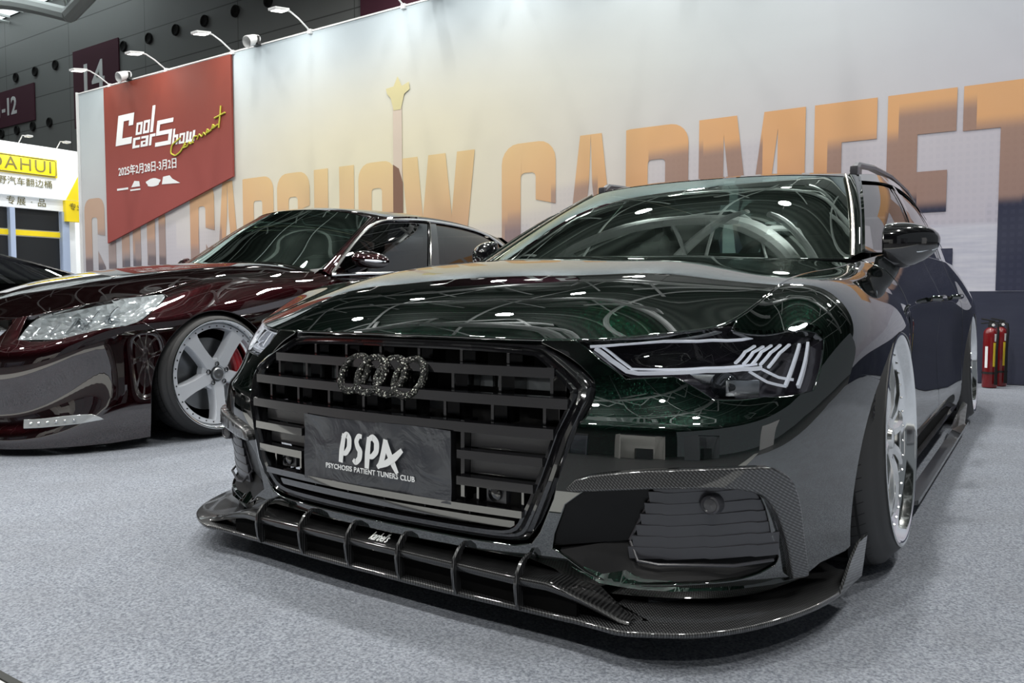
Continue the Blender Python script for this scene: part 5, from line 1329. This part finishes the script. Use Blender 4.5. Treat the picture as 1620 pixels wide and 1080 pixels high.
    # slanted block letters of the show title, each drawn from bars in a unit cell (u right, v up)
    BL={'C':[(0,0,.38,1),(.38,0,1,.22),(.38,.78,1,1),(.72,.60,1,.78)],'o':[(0,0,.32,1),(.68,0,1,1),(.32,0,.68,.2),(.32,.8,.68,1)],'l':[(0,0,1,1)],
        'c':[(0,0,.36,1),(.36,0,1,.24),(.36,.76,1,1)],'a':[(.64,0,1,1),(0,0,.64,.22),(0,.78,.64,1),(0,.22,.3,.56),(.3,.42,.64,.56)],'r':[(0,0,.42,1),(.42,.74,1,1)],
        'S':[(0,0,1,.16),(0,.42,1,.58),(0,.84,1,1),(.80,.16,1,.42),(0,.58,.2,.84)],'h':[(0,0,.34,1),(.66,0,1,.62),(.34,.45,.66,.62)],'w':[(0,0,.26,1),(.38,0,.62,.9),(.74,0,1,1),(.26,0,.38,.24),(.62,0,.74,.24)]}
    for ch,x0,x1,z0,z1 in (('C',-11.98,-11.50,3.30,3.80),('o',-11.40,-11.22,3.42,3.62),('o',-11.19,-11.01,3.42,3.63),('l',-10.98,-10.90,3.42,3.84),('c',-11.46,-11.25,3.21,3.38),('a',-11.22,-11.01,3.21,3.38),('r',-10.98,-10.82,3.21,3.39),
        ('S',-10.80,-10.36,3.17,3.58),('h',-10.33,-10.18,3.15,3.40),('o',-10.15,-10.00,3.15,3.31),('w',-9.97,-9.74,3.15,3.32)):
        b=B()
        for k,(a0,b0,a1,b1) in enumerate(BL[ch]):
            q=lambda u,v: (x0+(x1-x0)*u+.22*(z0+(z1-z0)*v-3.2),yb-.0005*k,z0+(z1-z0)*v)
            b.add([q(a0,b0),q(a1,b0),q(a1,b1),q(a0,b1)],[(0,1,2,3)])
        b.out('title_letter',MT['whiteprint'],rb)
    # yellow hand-written word
    P_=[]
    def hand(pts,r=.02):
        q=np.array(pts,float); f=[]
        for i in range(len(q)-1):
            for t in np.linspace(0,1,5,endpoint=False): f.append(q[i]*(1-t)+q[i+1]*t)
        f.append(q[-1]); f=np.array(f)
        for _ in range(2): f[1:-1]=(f[:-2]+2*f[1:-1]+f[2:])/4
        return [(x+.05,yb-.006,2.97+(z-2.5)*.52) for x,z in f]
    b=B()
    for pts in ([(-10.15,3.02),(-10.38,2.85),(-10.42,2.60),(-10.30,2.50),(-10.15,2.60),(-10.02,2.85)],[(-10.02,2.80),(-10.1,2.70),(-9.98,2.72),(-9.92,2.86),(-9.90,2.78),(-9.82,2.82)],[(-9.85,2.80),(-9.80,2.98),(-9.72,2.98)],
                [(-9.72,2.88),(-9.66,3.04),(-9.60,2.92),(-9.55,3.06),(-9.50,2.96)],[(-9.50,3.0),(-9.42,3.10),(-9.47,3.12),(-9.48,3.0),(-9.36,3.08)],[(-9.36,3.1),(-9.28,3.2),(-9.33,3.22),(-9.34,3.1),(-9.20,3.2)],[(-9.12,3.72),(-9.14,3.45),(-9.18,3.10)],[(-9.28,3.40),(-9.02,3.50)]): b.tube(hand(pts),.012,n=5)
    b.out('handwritten_word',MT['yellowprint'],rb)
    T('date_line','2025年2月28日-3月2日',.185,-11.05,2.85,sx=.93,bold=.002)
    for x,w in ((-11.78,.34),(-11.40,.30),(-10.88,.40),(-10.40,.46)):
        b=B()
        if x==-11.40: b.add([(x-.15,yb,1.93),(x+.15,yb,1.93),(x+.15,yb,1.96),(x-.15,yb,1.96)],[(0,1,2,3)]); b.add([(x-.12,yb,2.0),(x+.14,yb,2.0),(x+.12,yb,2.10),(x-.02,yb,2.12)],[(0,1,2,3)])
        elif x==-11.78: b.add([(x-w/2,yb,1.97),(x+w/2,yb,1.97),(x+w/2,yb,2.01),(x-w/2,yb,2.01)],[(0,1,2,3)])
        elif x==-10.88: b.add([(x+.2*math.cos(a)*(1+.15*math.sin(5*a)),yb,2.04+.08*math.sin(a)) for a in np.linspace(0,2*math.pi,16,endpoint=False)],[tuple(range(16))])
        else: b.add([(x-.24,yb,1.98),(x+.26,yb,1.96),(x+.05,yb,2.06),(x-.02,yb,2.13),(x-.20,yb,2.12)],[tuple(range(5))])
        b.V=[(v[0],v[1],v[2]*.85+.87) for v in b.V]; b.out('sponsor_mark',MT['whiteprint'],rb)
MT['towerprint']=P('printed_tower_beige',(.66,.56,.46),0,.8); MT['towerdark']=P('printed_tower_brown',(.22,.12,.08),0,.8); MT['crest']=P('printed_crest_yellow',(.66,.60,.33),0,.8)
MT['yellowprint']=P('yellow_print',(.62,.60,.06),0,.6)
def redprint():
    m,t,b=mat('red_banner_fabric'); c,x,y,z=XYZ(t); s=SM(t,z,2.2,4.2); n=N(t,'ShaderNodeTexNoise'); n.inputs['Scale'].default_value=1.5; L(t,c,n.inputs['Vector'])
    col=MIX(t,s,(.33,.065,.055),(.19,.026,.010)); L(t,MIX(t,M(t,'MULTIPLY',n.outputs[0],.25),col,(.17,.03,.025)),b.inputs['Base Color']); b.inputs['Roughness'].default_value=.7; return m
MT['redprint']=redprint()

def wall_lamps():
    first=None
    for i,x in enumerate((-12.15,-10.5,-8.82,-7.15,-5.45,-3.75,-2.05,-.35)):
        desc=['left end of the backdrop above the white strip','upper edge of the red banner, further left','right top corner of the red banner','backdrop top edge, next to the right of the banner','backdrop top edge above the printed tower','backdrop top edge, second beyond the printed tower','backdrop top edge, third beyond the printed tower','backdrop top edge, furthest right'][i]
        if first is None:
            r=empty('arm_floodlight',(x,YW-.02,4.36),0,None,'lamp','arm floodlights along the top of the backdrop'); first=r
            b=B(); b.tube([(0,.05,-.02),(0,0,.01),(-.0,-.20,.12),(0,-.34,.17),(0,-.42,.165)],.011,n=8); b.box((0,.03,0),(.06,.10,.06)); b.out('arm',MT['whitemetal'],r)
            b=B(); b.box((0,-.53,.140),(.15,.24,.035),rx=.18,bev=.010); o=b.out('lamp_head',MT['whitemetal'],r)
            b=B(); b.box((0,-.53,.120),(.11,.18,.006),rx=.18); b.out('lamp_glass',MT['lampglow'],r)
        else:
            r=first.copy(); COL.objects.link(r); r.location=(x,YW-.02,4.36)
            for ch in list(first.children):
                c=ch.copy(); COL.objects.link(c); c.parent=r
        r['label']='white arm floodlight on the '+desc
        ld=bpy.data.lights.new('floodlight',"AREA"); ld.shape='RECTANGLE'; ld.size=.16; ld.size_y=.24; ld.energy=4.5; ld.color=(1,.97,.92)
        lo=bpy.data.objects.new('floodlight_bulb',ld); COL.objects.link(lo); lo.parent=r; lo.location=(0,-.54,.10); lo.rotation_euler=(math.radians(28),0,0)
    first=None
    for i,x in enumerate((-11.55,-8.25,-4.95,-1.65)):
        desc=['above the red banner\'s left half','on the backdrop just right of the red banner','on the backdrop top right of the printed tower','near the right end of the backdrop top'][i]
        if first is None:
            r=empty('round_spotlight',(x,YW-.06,4.38),0,None,'lamp','round spotlights on the top of the backdrop'); first=r
            b=B(); b.lathe([(-.17,.085),(-.165,.09),(-.02,.075),(.06,.05),(.08,.02),(.08,.0001)],n=24,c=(0,0,0),axis='Y'); b.V=[(v[0],v[1]*.9-v[2]*.3,v[2]*.9+v[1]*.45+.06) for v in b.V]; b.out('lamp_head',MT['whitemetal'],r)
            b=B(); b.box((0,.02,-.005),(.12,.10,.04)); b.box((-.07,0,.04),(.01,.04,.12)); b.box((.07,0,.04),(.01,.04,.12)); b.out('bracket',MT['blackmetal'],r)
        else:
            r=first.copy(); COL.objects.link(r); r.location=(x,YW-.06,4.38)
            for ch in list(first.children):
                c=ch.copy(); COL.objects.link(c); c.parent=r
        r['label']='round white spotlight '+desc
MT['lampglow']=P('lamp_diffuser_lit',(.9,.9,.85),0,.4,emit=(1,.97,.9),es=6)

def extinguisher(x,y,label,first):
    r=empty('fire_extinguisher',(x,y,0),0,label,'fire extinguisher','fire extinguishers standing at the foot of the backdrop')
    b=B(); b.lathe([(0,.0001),(0,.046),(.004,.052),(.012,.053),(.43,.053),(.452,.048),(.470,.034),(.480,.020),(.487,.018)],n=36,axis='Z'); b.out('cylinder',MT['exred'],r)
    b=B(); b.lathe([(.480,.021),(.505,.021),(.51,.014),(.53,.014),(.535,.0001)],n=20,axis='Z'); b.box((-.02,0,.538),(.10,.018,.012),ry=.2,bev=.003); b.box((-.025,0,.515),(.09,.016,.010),ry=-.1,bev=.003); b.out('valve_handle',MT['blackmetal'],r)
    b=B(); b.lathe([(-.024,.0001),(-.024,.011),(-.012,.012)],n=18,c=(.016,0,.50),axis='Y'); b.out('pressure_gauge',MT['whitemetal'],r)
    b=B(); b.tube([(.02,-.01,.515),(.045,-.03,.505),(.052,-.045,.45),(.046,-.058,.30),(.046,-.060,.12),(.046,-.060,.03)],[.009,.009,.009,.009,.010,.013],n=10); b.out('hose',MT['rubberseal'],r)
    b=B(); b.lathe([(.055,.0535),(.13,.0535)],n=1,axis='Z',a0=0,a1=.1)
    def patch(a0,a1,z0,z1,m_,nm): B().grid([[(.0538*math.cos(a),.0538*math.sin(a),z) for z in (z0,z1)] for a in np.linspace(a0,a1,9)]).out(nm,m_,r)
    patch(-2.25,-1.85,.16,.33,MT['whiteprint'],'white_lettering_patch'); patch(-1.15,-.45,.17,.36,MT['exyellow'],'yellow_label'); patch(-1.0,-.5,.37,.43,MT['whiteprint'],'white_label')
    b=B(); b.lathe([(.112,.058),(.128,.058)],n=24,axis='Z'); b.out('hose_clip',MT['blackmetal'],r)
MT['exred']=P('red_cylinder_enamel',(.16,.004,.006),0,.28,.6,.05); MT['exyellow']=P('yellow_label',(.80,.62,.04),0,.5)

# ------------------------------------------------------------------ the hall
def carpet_mat():
    m,t,b=mat('grey_needle_felt_carpet'); co=N(t,'ShaderNodeTexCoord'); n=N(t,'ShaderNodeTexNoise'); n.inputs['Scale'].default_value=150; n.inputs['Detail'].default_value=6; n.inputs['Roughness'].default_value=.7; L(t,co.outputs['Object'],n.inputs['Vector'])
    n2=N(t,'ShaderNodeTexNoise'); n2.inputs['Scale'].default_value=3.5; n2.inputs['Detail'].default_value=5; L(t,co.outputs['Object'],n2.inputs['Vector'])
    f=SM(t,n.outputs[0],.30,.70); c1=MIX(t,f,(.13,.145,.175),(.40,.43,.48)); c2=MIX(t,M(t,'MULTIPLY',SM(t,n2.outputs[0],.35,.7),.30),c1,(.20,.21,.23)); L(t,c2,b.inputs['Base Color'])
    b.inputs['Roughness'].default_value=.95; b.inputs['Specular IOR Level'].default_value=.1; bump(t,b,n.outputs[0],.8,.006); return m
def hallwall_mat():
    m,t,b=mat('grey_hall_cladding'); c,x,y,z=XYZ(t)
    s1=M(t,'LESS_THAN',M(t,'FRACT',M(t,'MULTIPLY',z,.62)),.03); s2=M(t,'LESS_THAN',M(t,'FRACT',M(t,'MULTIPLY',x,.15)),.006)
    L(t,MIX(t,M(t,'MAXIMUM',s1,s2),(.24,.25,.245),(.09,.09,.09)),b.inputs['Base Color']); b.inputs['Roughness'].default_value=.5; return m
def ceiling_mat():
    m,t,b=mat('dark_corrugated_roof_deck'); c,x,y,z=XYZ(t)
    w=M(t,'SINE',M(t,'MULTIPLY',y,9.)); s=M(t,'LESS_THAN',M(t,'FRACT',M(t,'MULTIPLY',y,.36)),.06)
    L(t,MIX(t,s,MIX(t,M(t,'ADD',M(t,'MULTIPLY',w,.5),.5),(.035,.045,.040),(.075,.09,.08)),(.28,.31,.29)),b.inputs['Base Color']); b.inputs['Roughness'].default_value=.7; return m
ORD=['first','second','third','fourth','fifth','sixth','seventh','eighth','ninth','tenth','eleventh','twelfth']
def hall():
    def st(o,kind='structure'): o['kind']=kind; return o
    b=B(); b.box((-10,-5,-.17),(110,70,.30)); st(b.out('floor',P('grey_hall_floor',(.07,.07,.075),0,.45),smooth=False))
    b=B(); b.box((-3.5,-.970,-.010),(26,.452,.012)); o=b.out('aisle_strip',P('pale_polished_floor_strip',(.62,.63,.61),0,.3),smooth=False); tag(o,'pale hard floor strip beyond the black edge of the carpet','floor strip')
    b=B(); b.box((-3.5,2.756,-.009),(22,6.966,.014)); o=b.out('carpet',carpet_mat(),smooth=False); tag(o,'grey felt carpet laid over the stand','carpet')
    b=B(); b.box((-3.5,-.7355,-.008),(22,.0145,.014)); o=b.out('carpet_edge_strip',MT['edgestrip'],smooth=False); tag(o,'black speckled strip along the front edge of the grey carpet','edge strip')
    b=B(); b.box((-22,20.3,8),(86,.5,16)); st(b.out('wall_back',hallwall_mat(),smooth=False))
    b=B(); b.box((-62,-4,8),(.5,50,16)); st(b.out('wall_left',bpy.data.materials['grey_hall_cladding'],smooth=False))
    b=B(); b.box((-22,-30,8),(86,.5,16)); st(b.out('wall_front',P('dark_hall_end',(.05,.055,.06),0,.6),smooth=False))
    b=B(); b.box((-22,-5,16.2),(86,51,.3)); st(b.out('ceiling',ceiling_mat(),smooth=False))
    b=B()
    for x in np.arange(-40,10,2.07): 
        b.lathe([(-.05,.34),(-.12,.34),(-.14,.28),(-.02,.22),(0,.0001)],n=20,c=(x+.9,20.03,12.5),axis='Y')
    for x in np.arange(-50,-35,1.9): b.lathe([(-.05,.34),(-.12,.34),(-.14,.28),(-.02,.22),(0,.0001)],n=20,c=(x,20.03,12.62),axis='Y'); 
    nz=None
    # air nozzles, each its own thing
    xs=[-35.0+2.065*k for k in range(0,8)]; pos=[(x,12.52) for x in xs]+[(-45.47+2.1*k,12.66) for k in range(0,3)]+[(-47.3+1.75*k,9.84) for k in range(0,4)]
    for i,(x,z) in enumerate(pos):
        if nz is None:
            q=B(); q.lathe([(0,.25),(-.06,.25),(-.08,.22),(-.02,.18),(.02,.0001)],n=24,axis='Y'); nz=q.out('air_nozzle',MT['nozzle']); r=nz
        else: r=nz.copy(); COL.objects.link(r)
        r.location=(x,20.02,z); 
        od=['nearest','second','third','fourth','fifth','sixth','seventh','eighth','ninth']
        if i<8: row,lab='right of the 14 banner','dark air nozzle, %s to the right of the 14 banner'%od[i]
        elif i<11: row,lab='left of the 14 banner','dark air nozzle left of the 14 banner, %s from the left edge'%['nearest','second','third'][i-9]
        else: row,lab='low under the far banner','low dark air nozzle under the far banner, %s from the left edge'%od[i-12]
        tag(r,lab,'air nozzle','air nozzles '+row)
    # hall number banners
    def banner(x0,x1,z0,z1,s,size,tx,tz,label,y=19.6,sx=1):
        y=20.0; q=B(); q.box(((x0+x1)/2,y,(z0+z1)/2),(x1-x0,.06,z1-z0)); o=q.out('hall_banner',MT['maroonprint'],smooth=False); tag(o,label,'banner','hall number banners')
        if s: text('banner_number',s,size,MT['whiteprint'],(tx,y-.04,tz),FRONT,o,ext=.01,bold=.03,sx=sx)
    banner(-39.5,-35.4,9.2,13.0,'14',2.2,-37.75,11.35,'maroon hall banner numbered 14 above the stand',sx=1.05)
    banner(-52,-43.5,10.15,12.1,'11-12',1.3,-46.9,11.15,'maroon hall banner ending in the number 12 at the left edge')
    banner(-19.6,-12.0,10.2,15.5,'15',3.0,-13.3,13.6,'maroon hall banner behind the top of the backdrop')
    # roof trusses
    for i,y in enumerate((-14,-6,2,10,17)):
        t_=empty('roof_truss',(0,y,0)); tag(t_,['white tubular roof truss nearest the hall end','white tubular roof truss in front of the stand','white tubular roof truss above the green wagon','white tubular roof truss behind the backdrop','white tubular roof truss along the hall back wall'][i],'roof truss','roof trusses under the ceiling')
        b=B(); seg=[]
        for x0 in (-58,-34,-10): 
            pts=[(x0+24*q,0,12.9+2.5*math.sin(math.pi*q)) for q in np.linspace(0,1,17)]; b.tube(pts,.32,n=10)
        b.out('arched_chord',MT['trusswhite'],t_)
        b=B()
        for x0 in (-58,-34,-10):
            for k in range(6):
                xa=x0+4*k; b.tube([(xa,0,12.9+2.5*math.sin(math.pi*k/6)),(xa+2,1.8,16)],.11,n=8); b.tube([(xa+4,0,12.9+2.5*math.sin(math.pi*(k+1)/6)),(xa+2,1.8,16)],.11,n=8); b.tube([(xa,0,12.9+2.5*math.sin(math.pi*k/6)),(xa+2,-2.2,16)],.07,n=6)
        for k in range(3):
                xa=x0+8*k+4; b.tube([(xa-3.5,.0,13.4),(xa,1.2,15.9)],.20,n=8); b.tube([(xa+3.5,0,13.4),(xa,-1.2,15.9)],.20,n=8)
        b.out('brace',MT['trusswhite'],t_)
    for x in (-52,-46,-40,-34,-28,-22,-16,-10,-4,2,8,14):
        b=B(); b.tube([(x,y,15.2+.5*math.sin(y*.4)) for y in np.linspace(-29,20,50)],.08,n=6); o=b.out('roof_purlin',MT['trusswhite']); tag(o,'thin white purlin under the roof deck, %s from the left hall wall'%ORD[(x+52)//6],'roof beam','roof purlins')
    # skylight
    b=B(); b.box((-43,16,15.95),(20,7.6,.10)); o=st(b.out('window_1',P('lit_skylight',(.9,.92,.92),0,.5,emit=(.85,.93,.95),es=1.3),smooth=False))
    b=B()
    for x in np.arange(-53,-33,1.5): b.box((x,16,15.84),(.12,7.6,.14))
    b.box((-44,15.5,15.80),(18,.4,.3)); b.out('glazing_bar',MT['trusswhite'],o,smooth=False)
    # high-bay lamps
    lp=None
    for (x,y) in LAMPS:
        if lp is None:
            lp=empty('high_bay_lamp',(x,y,LAMPZ),0,'round high-bay lamp hanging from the hall roof','lamp','high-bay lamps under the roof'); r=lp
            b=B(); b.lathe([(.0,.36),(.02,.38),(.28,.20),(.50,.12),(.50,.0001)],n=28,axis='Z'); b.tube([(0,0,.5),(0,0,3.4)],.02,n=6); b.out('lamp_shade',MT['blackmetal'],r)
        else:
            r=lp.copy(); COL.objects.link(r); r.location=(x,y,LAMPZ)
            for ch in list(lp.children):
                if ch.type!='LIGHT': c=ch.copy(); COL.objects.link(c); c.parent=r
        r['label']='round high-bay lamp under the roof, %s from the left in the %s row'%(ORD[sorted({a for a,b_ in LAMPS if b_==y}).index(x)],{-10:'aisle',-3:'stand front',4:'stand',11:'behind-backdrop',17.5:'hall wall'}[y])
        ld=bpy.data.lights.get('high_bay') or bpy.data.lights.new('high_bay','AREA'); ld.shape='DISK'; ld.size=.66; ld.energy=LAMP_W; ld.color=(1,.985,.95)
        lo=bpy.data.objects.new('high_bay_light',ld); COL.objects.link(lo); lo.parent=r; lo.location=(0,0,-.01)
        lu=bpy.data.lights.get('added_uplight') or bpy.data.lights.new('added_uplight','AREA'); lu.shape='DISK'; lu.size=.5; lu.energy=130  # upward light added above each lamp to brighten the trusses
        lo=bpy.data.objects.new('added_truss_uplight',lu); COL.objects.link(lo); lo.parent=r; lo.location=(0,0,.56); lo.rotation_euler=(math.pi,0,0)
    # stalls across the aisle (their reflections lie in the cars' noses)
    rng=random.Random(4)
    for i,(x,y,w,h,c) in enumerate([(-9,-13,5,3.2,(.25,.26,.27)),(-2.5,-15,5,3.0,(.10,.11,.14)),(4.5,-12,4,3.4,(.60,.60,.58)),(10,-8,4,3.2,(.15,.16,.18)),(-17,-14,6,3.0,(.4,.10,.09)),(14,0,3,3.2,(.5,.5,.52))]):
        t_=empty('exhibition_stall',(x,y,0)); tag(t_,['grey stall across the aisle, second from the left','dark blue-grey stall across the aisle facing the wagon','white tall stall across the aisle to the right','dark stall at the right corner of the aisle','red-walled stall at the far left of the aisle','white stall to the right of the stand'][i],'stall','stalls across the aisle')
        q=B(); q.box((0,-w*.3,h/2),(w,.1,h)); q.box((-w/2,0,h/2),(.1,w*.6,h)); q.box((w/2,0,h/2),(.1,w*.6,h)); q.out('stall_wall',P('stall_paint_%s'%['a','b','c','d','e','f'][i],c,0,.5),t_,smooth=False)
        q=B(); q.box((0,w*.3,h-.2),(w+.1,.1,.4)); q.out('fascia_board',P('fascia_%s'%['a','b','c','d','e','f'][i],(.05,.05,.06),0,.4),t_,smooth=False)
        q=B(); q.box((.3,.2,.5),(1.6,.6,1.0)); q.out('counter',MT['satin'],t_,smooth=False)
MT['edgestrip']=P('black_speckled_strip',(.02,.022,.02),0,.6)
MT['nozzle']=P('black_air_nozzle',(.006,.006,.006),0,.8)
MT['maroonprint']=P('maroon_banner_fabric',(.085,.022,.040),0,.8)
MT['trusswhite']=P('white_painted_steel',(.80,.84,.82),0,.4)

def white_stall():
    """the lit white and yellow stall beyond the left end of the backdrop; its long face looks to +x"""
    X0=-15.0
    t_=empty('accessory_stall',(X0,7.0,0)); tag(t_,'white and yellow exhibition stall with photo panels beyond the left end of the backdrop','stall')
    # local: y runs right in the picture
    FX=basis((0,1,0),(0,0,1))
    b=B(); b.box((-.1,-1.0,3.16),(.2,2.6,1.0)); b.out('fascia',MT['litwhite'],t_,smooth=False)
    b=B(); b.poly([(.012,.30,2.67),(.012,.30,3.45),(.012,-.10,2.67)],(.01,0,0)); b.box((-.03,.09,2.45),(.12,.40,.42)); b.out('yellow_panel',MT['stallyellow'],t_,smooth=False)
    b=B(); b.box((.02,-.93,3.25),(.04,1.34,.36),bev=.019); sg=b.out('name_plate',MT['stallyellow'],t_)
    b=B(); b.tube([(.042,-.93+.64*a,3.25+.155*c) for a,c in ((-1,-.8),(-.96,-1),(.96,-1),(1,-.8),(1,.8),(.96,1),(-.96,1),(-1,.8))],.011,n=6,closed=True); b.out('plate_outline',MT['darkolive'],sg)
    text('stall_name','DAHUI',.33,MT['darkolive'],(.045,-.93,3.25),FX,sg,ext=.003,sx=1.02,sp=1.15)
    text('stall_subtitle','越野汽车翻边桶',.165,MT['darkolive'],(.012,-.93,2.92),FX,t_,ext=.003,sp=1.02)
    b=B(); b.box((-.14,-.72,2.55),(.10,1.26,.22)); b.out('lower_fascia',MT['litwhite'],t_,smooth=False)
    text('lower_lettering','专展 · 品',.17,MT['darkolive'],(-.08,-.80,2.56),FX,t_,ext=.003,sp=1.2)
    text('panel_lettering','专业',.15,MT['darkolive'],(.045,.09,2.53),FX,t_,ext=.003)
    b=B(); b.box((-.3,-.9,1.25),(.1,2.2,2.5)); b.out('stall_wall',MT['litwhite'],t_,smooth=False)
    for y0,y1,z0,z1 in ((-1.9,-1.12,2.04,2.46),(-1.02,-.16,2.04,2.46),(-1.9,-1.12,1.2,1.90),(-1.02,-.16,1.2,1.90)):
        b=B(); b.box((-.2,(y0+y1)/2,(z0+z1)/2),(.06,y1-y0,z1-z0)); b.out('photo_panel',MT['photoblack'],t_,smooth=False)
    b=B(); b.box((-.19,-.95,1.97),(.07,1.7,.10)); b.out('yellow_rail',MT['stallyellow'],t_,smooth=False)
    for y,w in ((-.08,.14),(-1.07,.09)): b=B(); b.box((-.12,y,1.2),(.12,w,2.46)); b.out('post',MT['paleblue'],t_,smooth=False)
    for y in (-.95,-.25): 
        b=B(); b.tube([(0,y,3.65),(.16,y,3.78),(.30,y+.03,3.76)],.010,n=6); b.box((.34,y+.03,3.75),(.14,.10,.035),bev=.01); b.out('stall_floodlight',MT['whitemetal'],t_)
        ld=bpy.data.lights.new('stall_light','AREA'); ld.size=.12; ld.energy=5; lo=bpy.data.objects.new('stall_bulb',ld); COL.objects.link(lo); lo.parent=t_; lo.location=(.40,y,3.70); lo.rotation_euler=(0,math.radians(20),0)
    b=B(); b.box((-2.2,1.6,1.3),(.1,2.6,2.6)); o=b.out('stall_partition',MT['litwhite'],None,smooth=False); o.location=(X0,7.0,0); tag(o,'bright white partition glimpsed between the yellow stall and the backdrop','partition')
MT['paleblue']=P('pale_blue_post',(.45,.55,.75),0,.5)
MT['litwhite']=P('backlit_white_panel',(.85,.88,.90),0,.5,emit=(.9,.96,1),es=.22)
MT['stallyellow']=P('stall_yellow',(.86,.66,.01),0,.5,emit=(.9,.68,.0),es=.12)
MT['darkolive']=P('dark_olive_lettering',(.16,.14,.03),0,.6)
MT['photoblack']=P('dark_photo_print',(.02,.022,.025),0,.3)

hall(); backdrop(); wall_lamps(); white_stall()
build_wagon(); build_sedan(); build_dark_car()
extinguisher(.985,5.93,'front red fire extinguisher with white lettering at the backdrop foot',True)
extinguisher(1.045,6.11,'rear red fire extinguisher with yellow label behind the first',False)
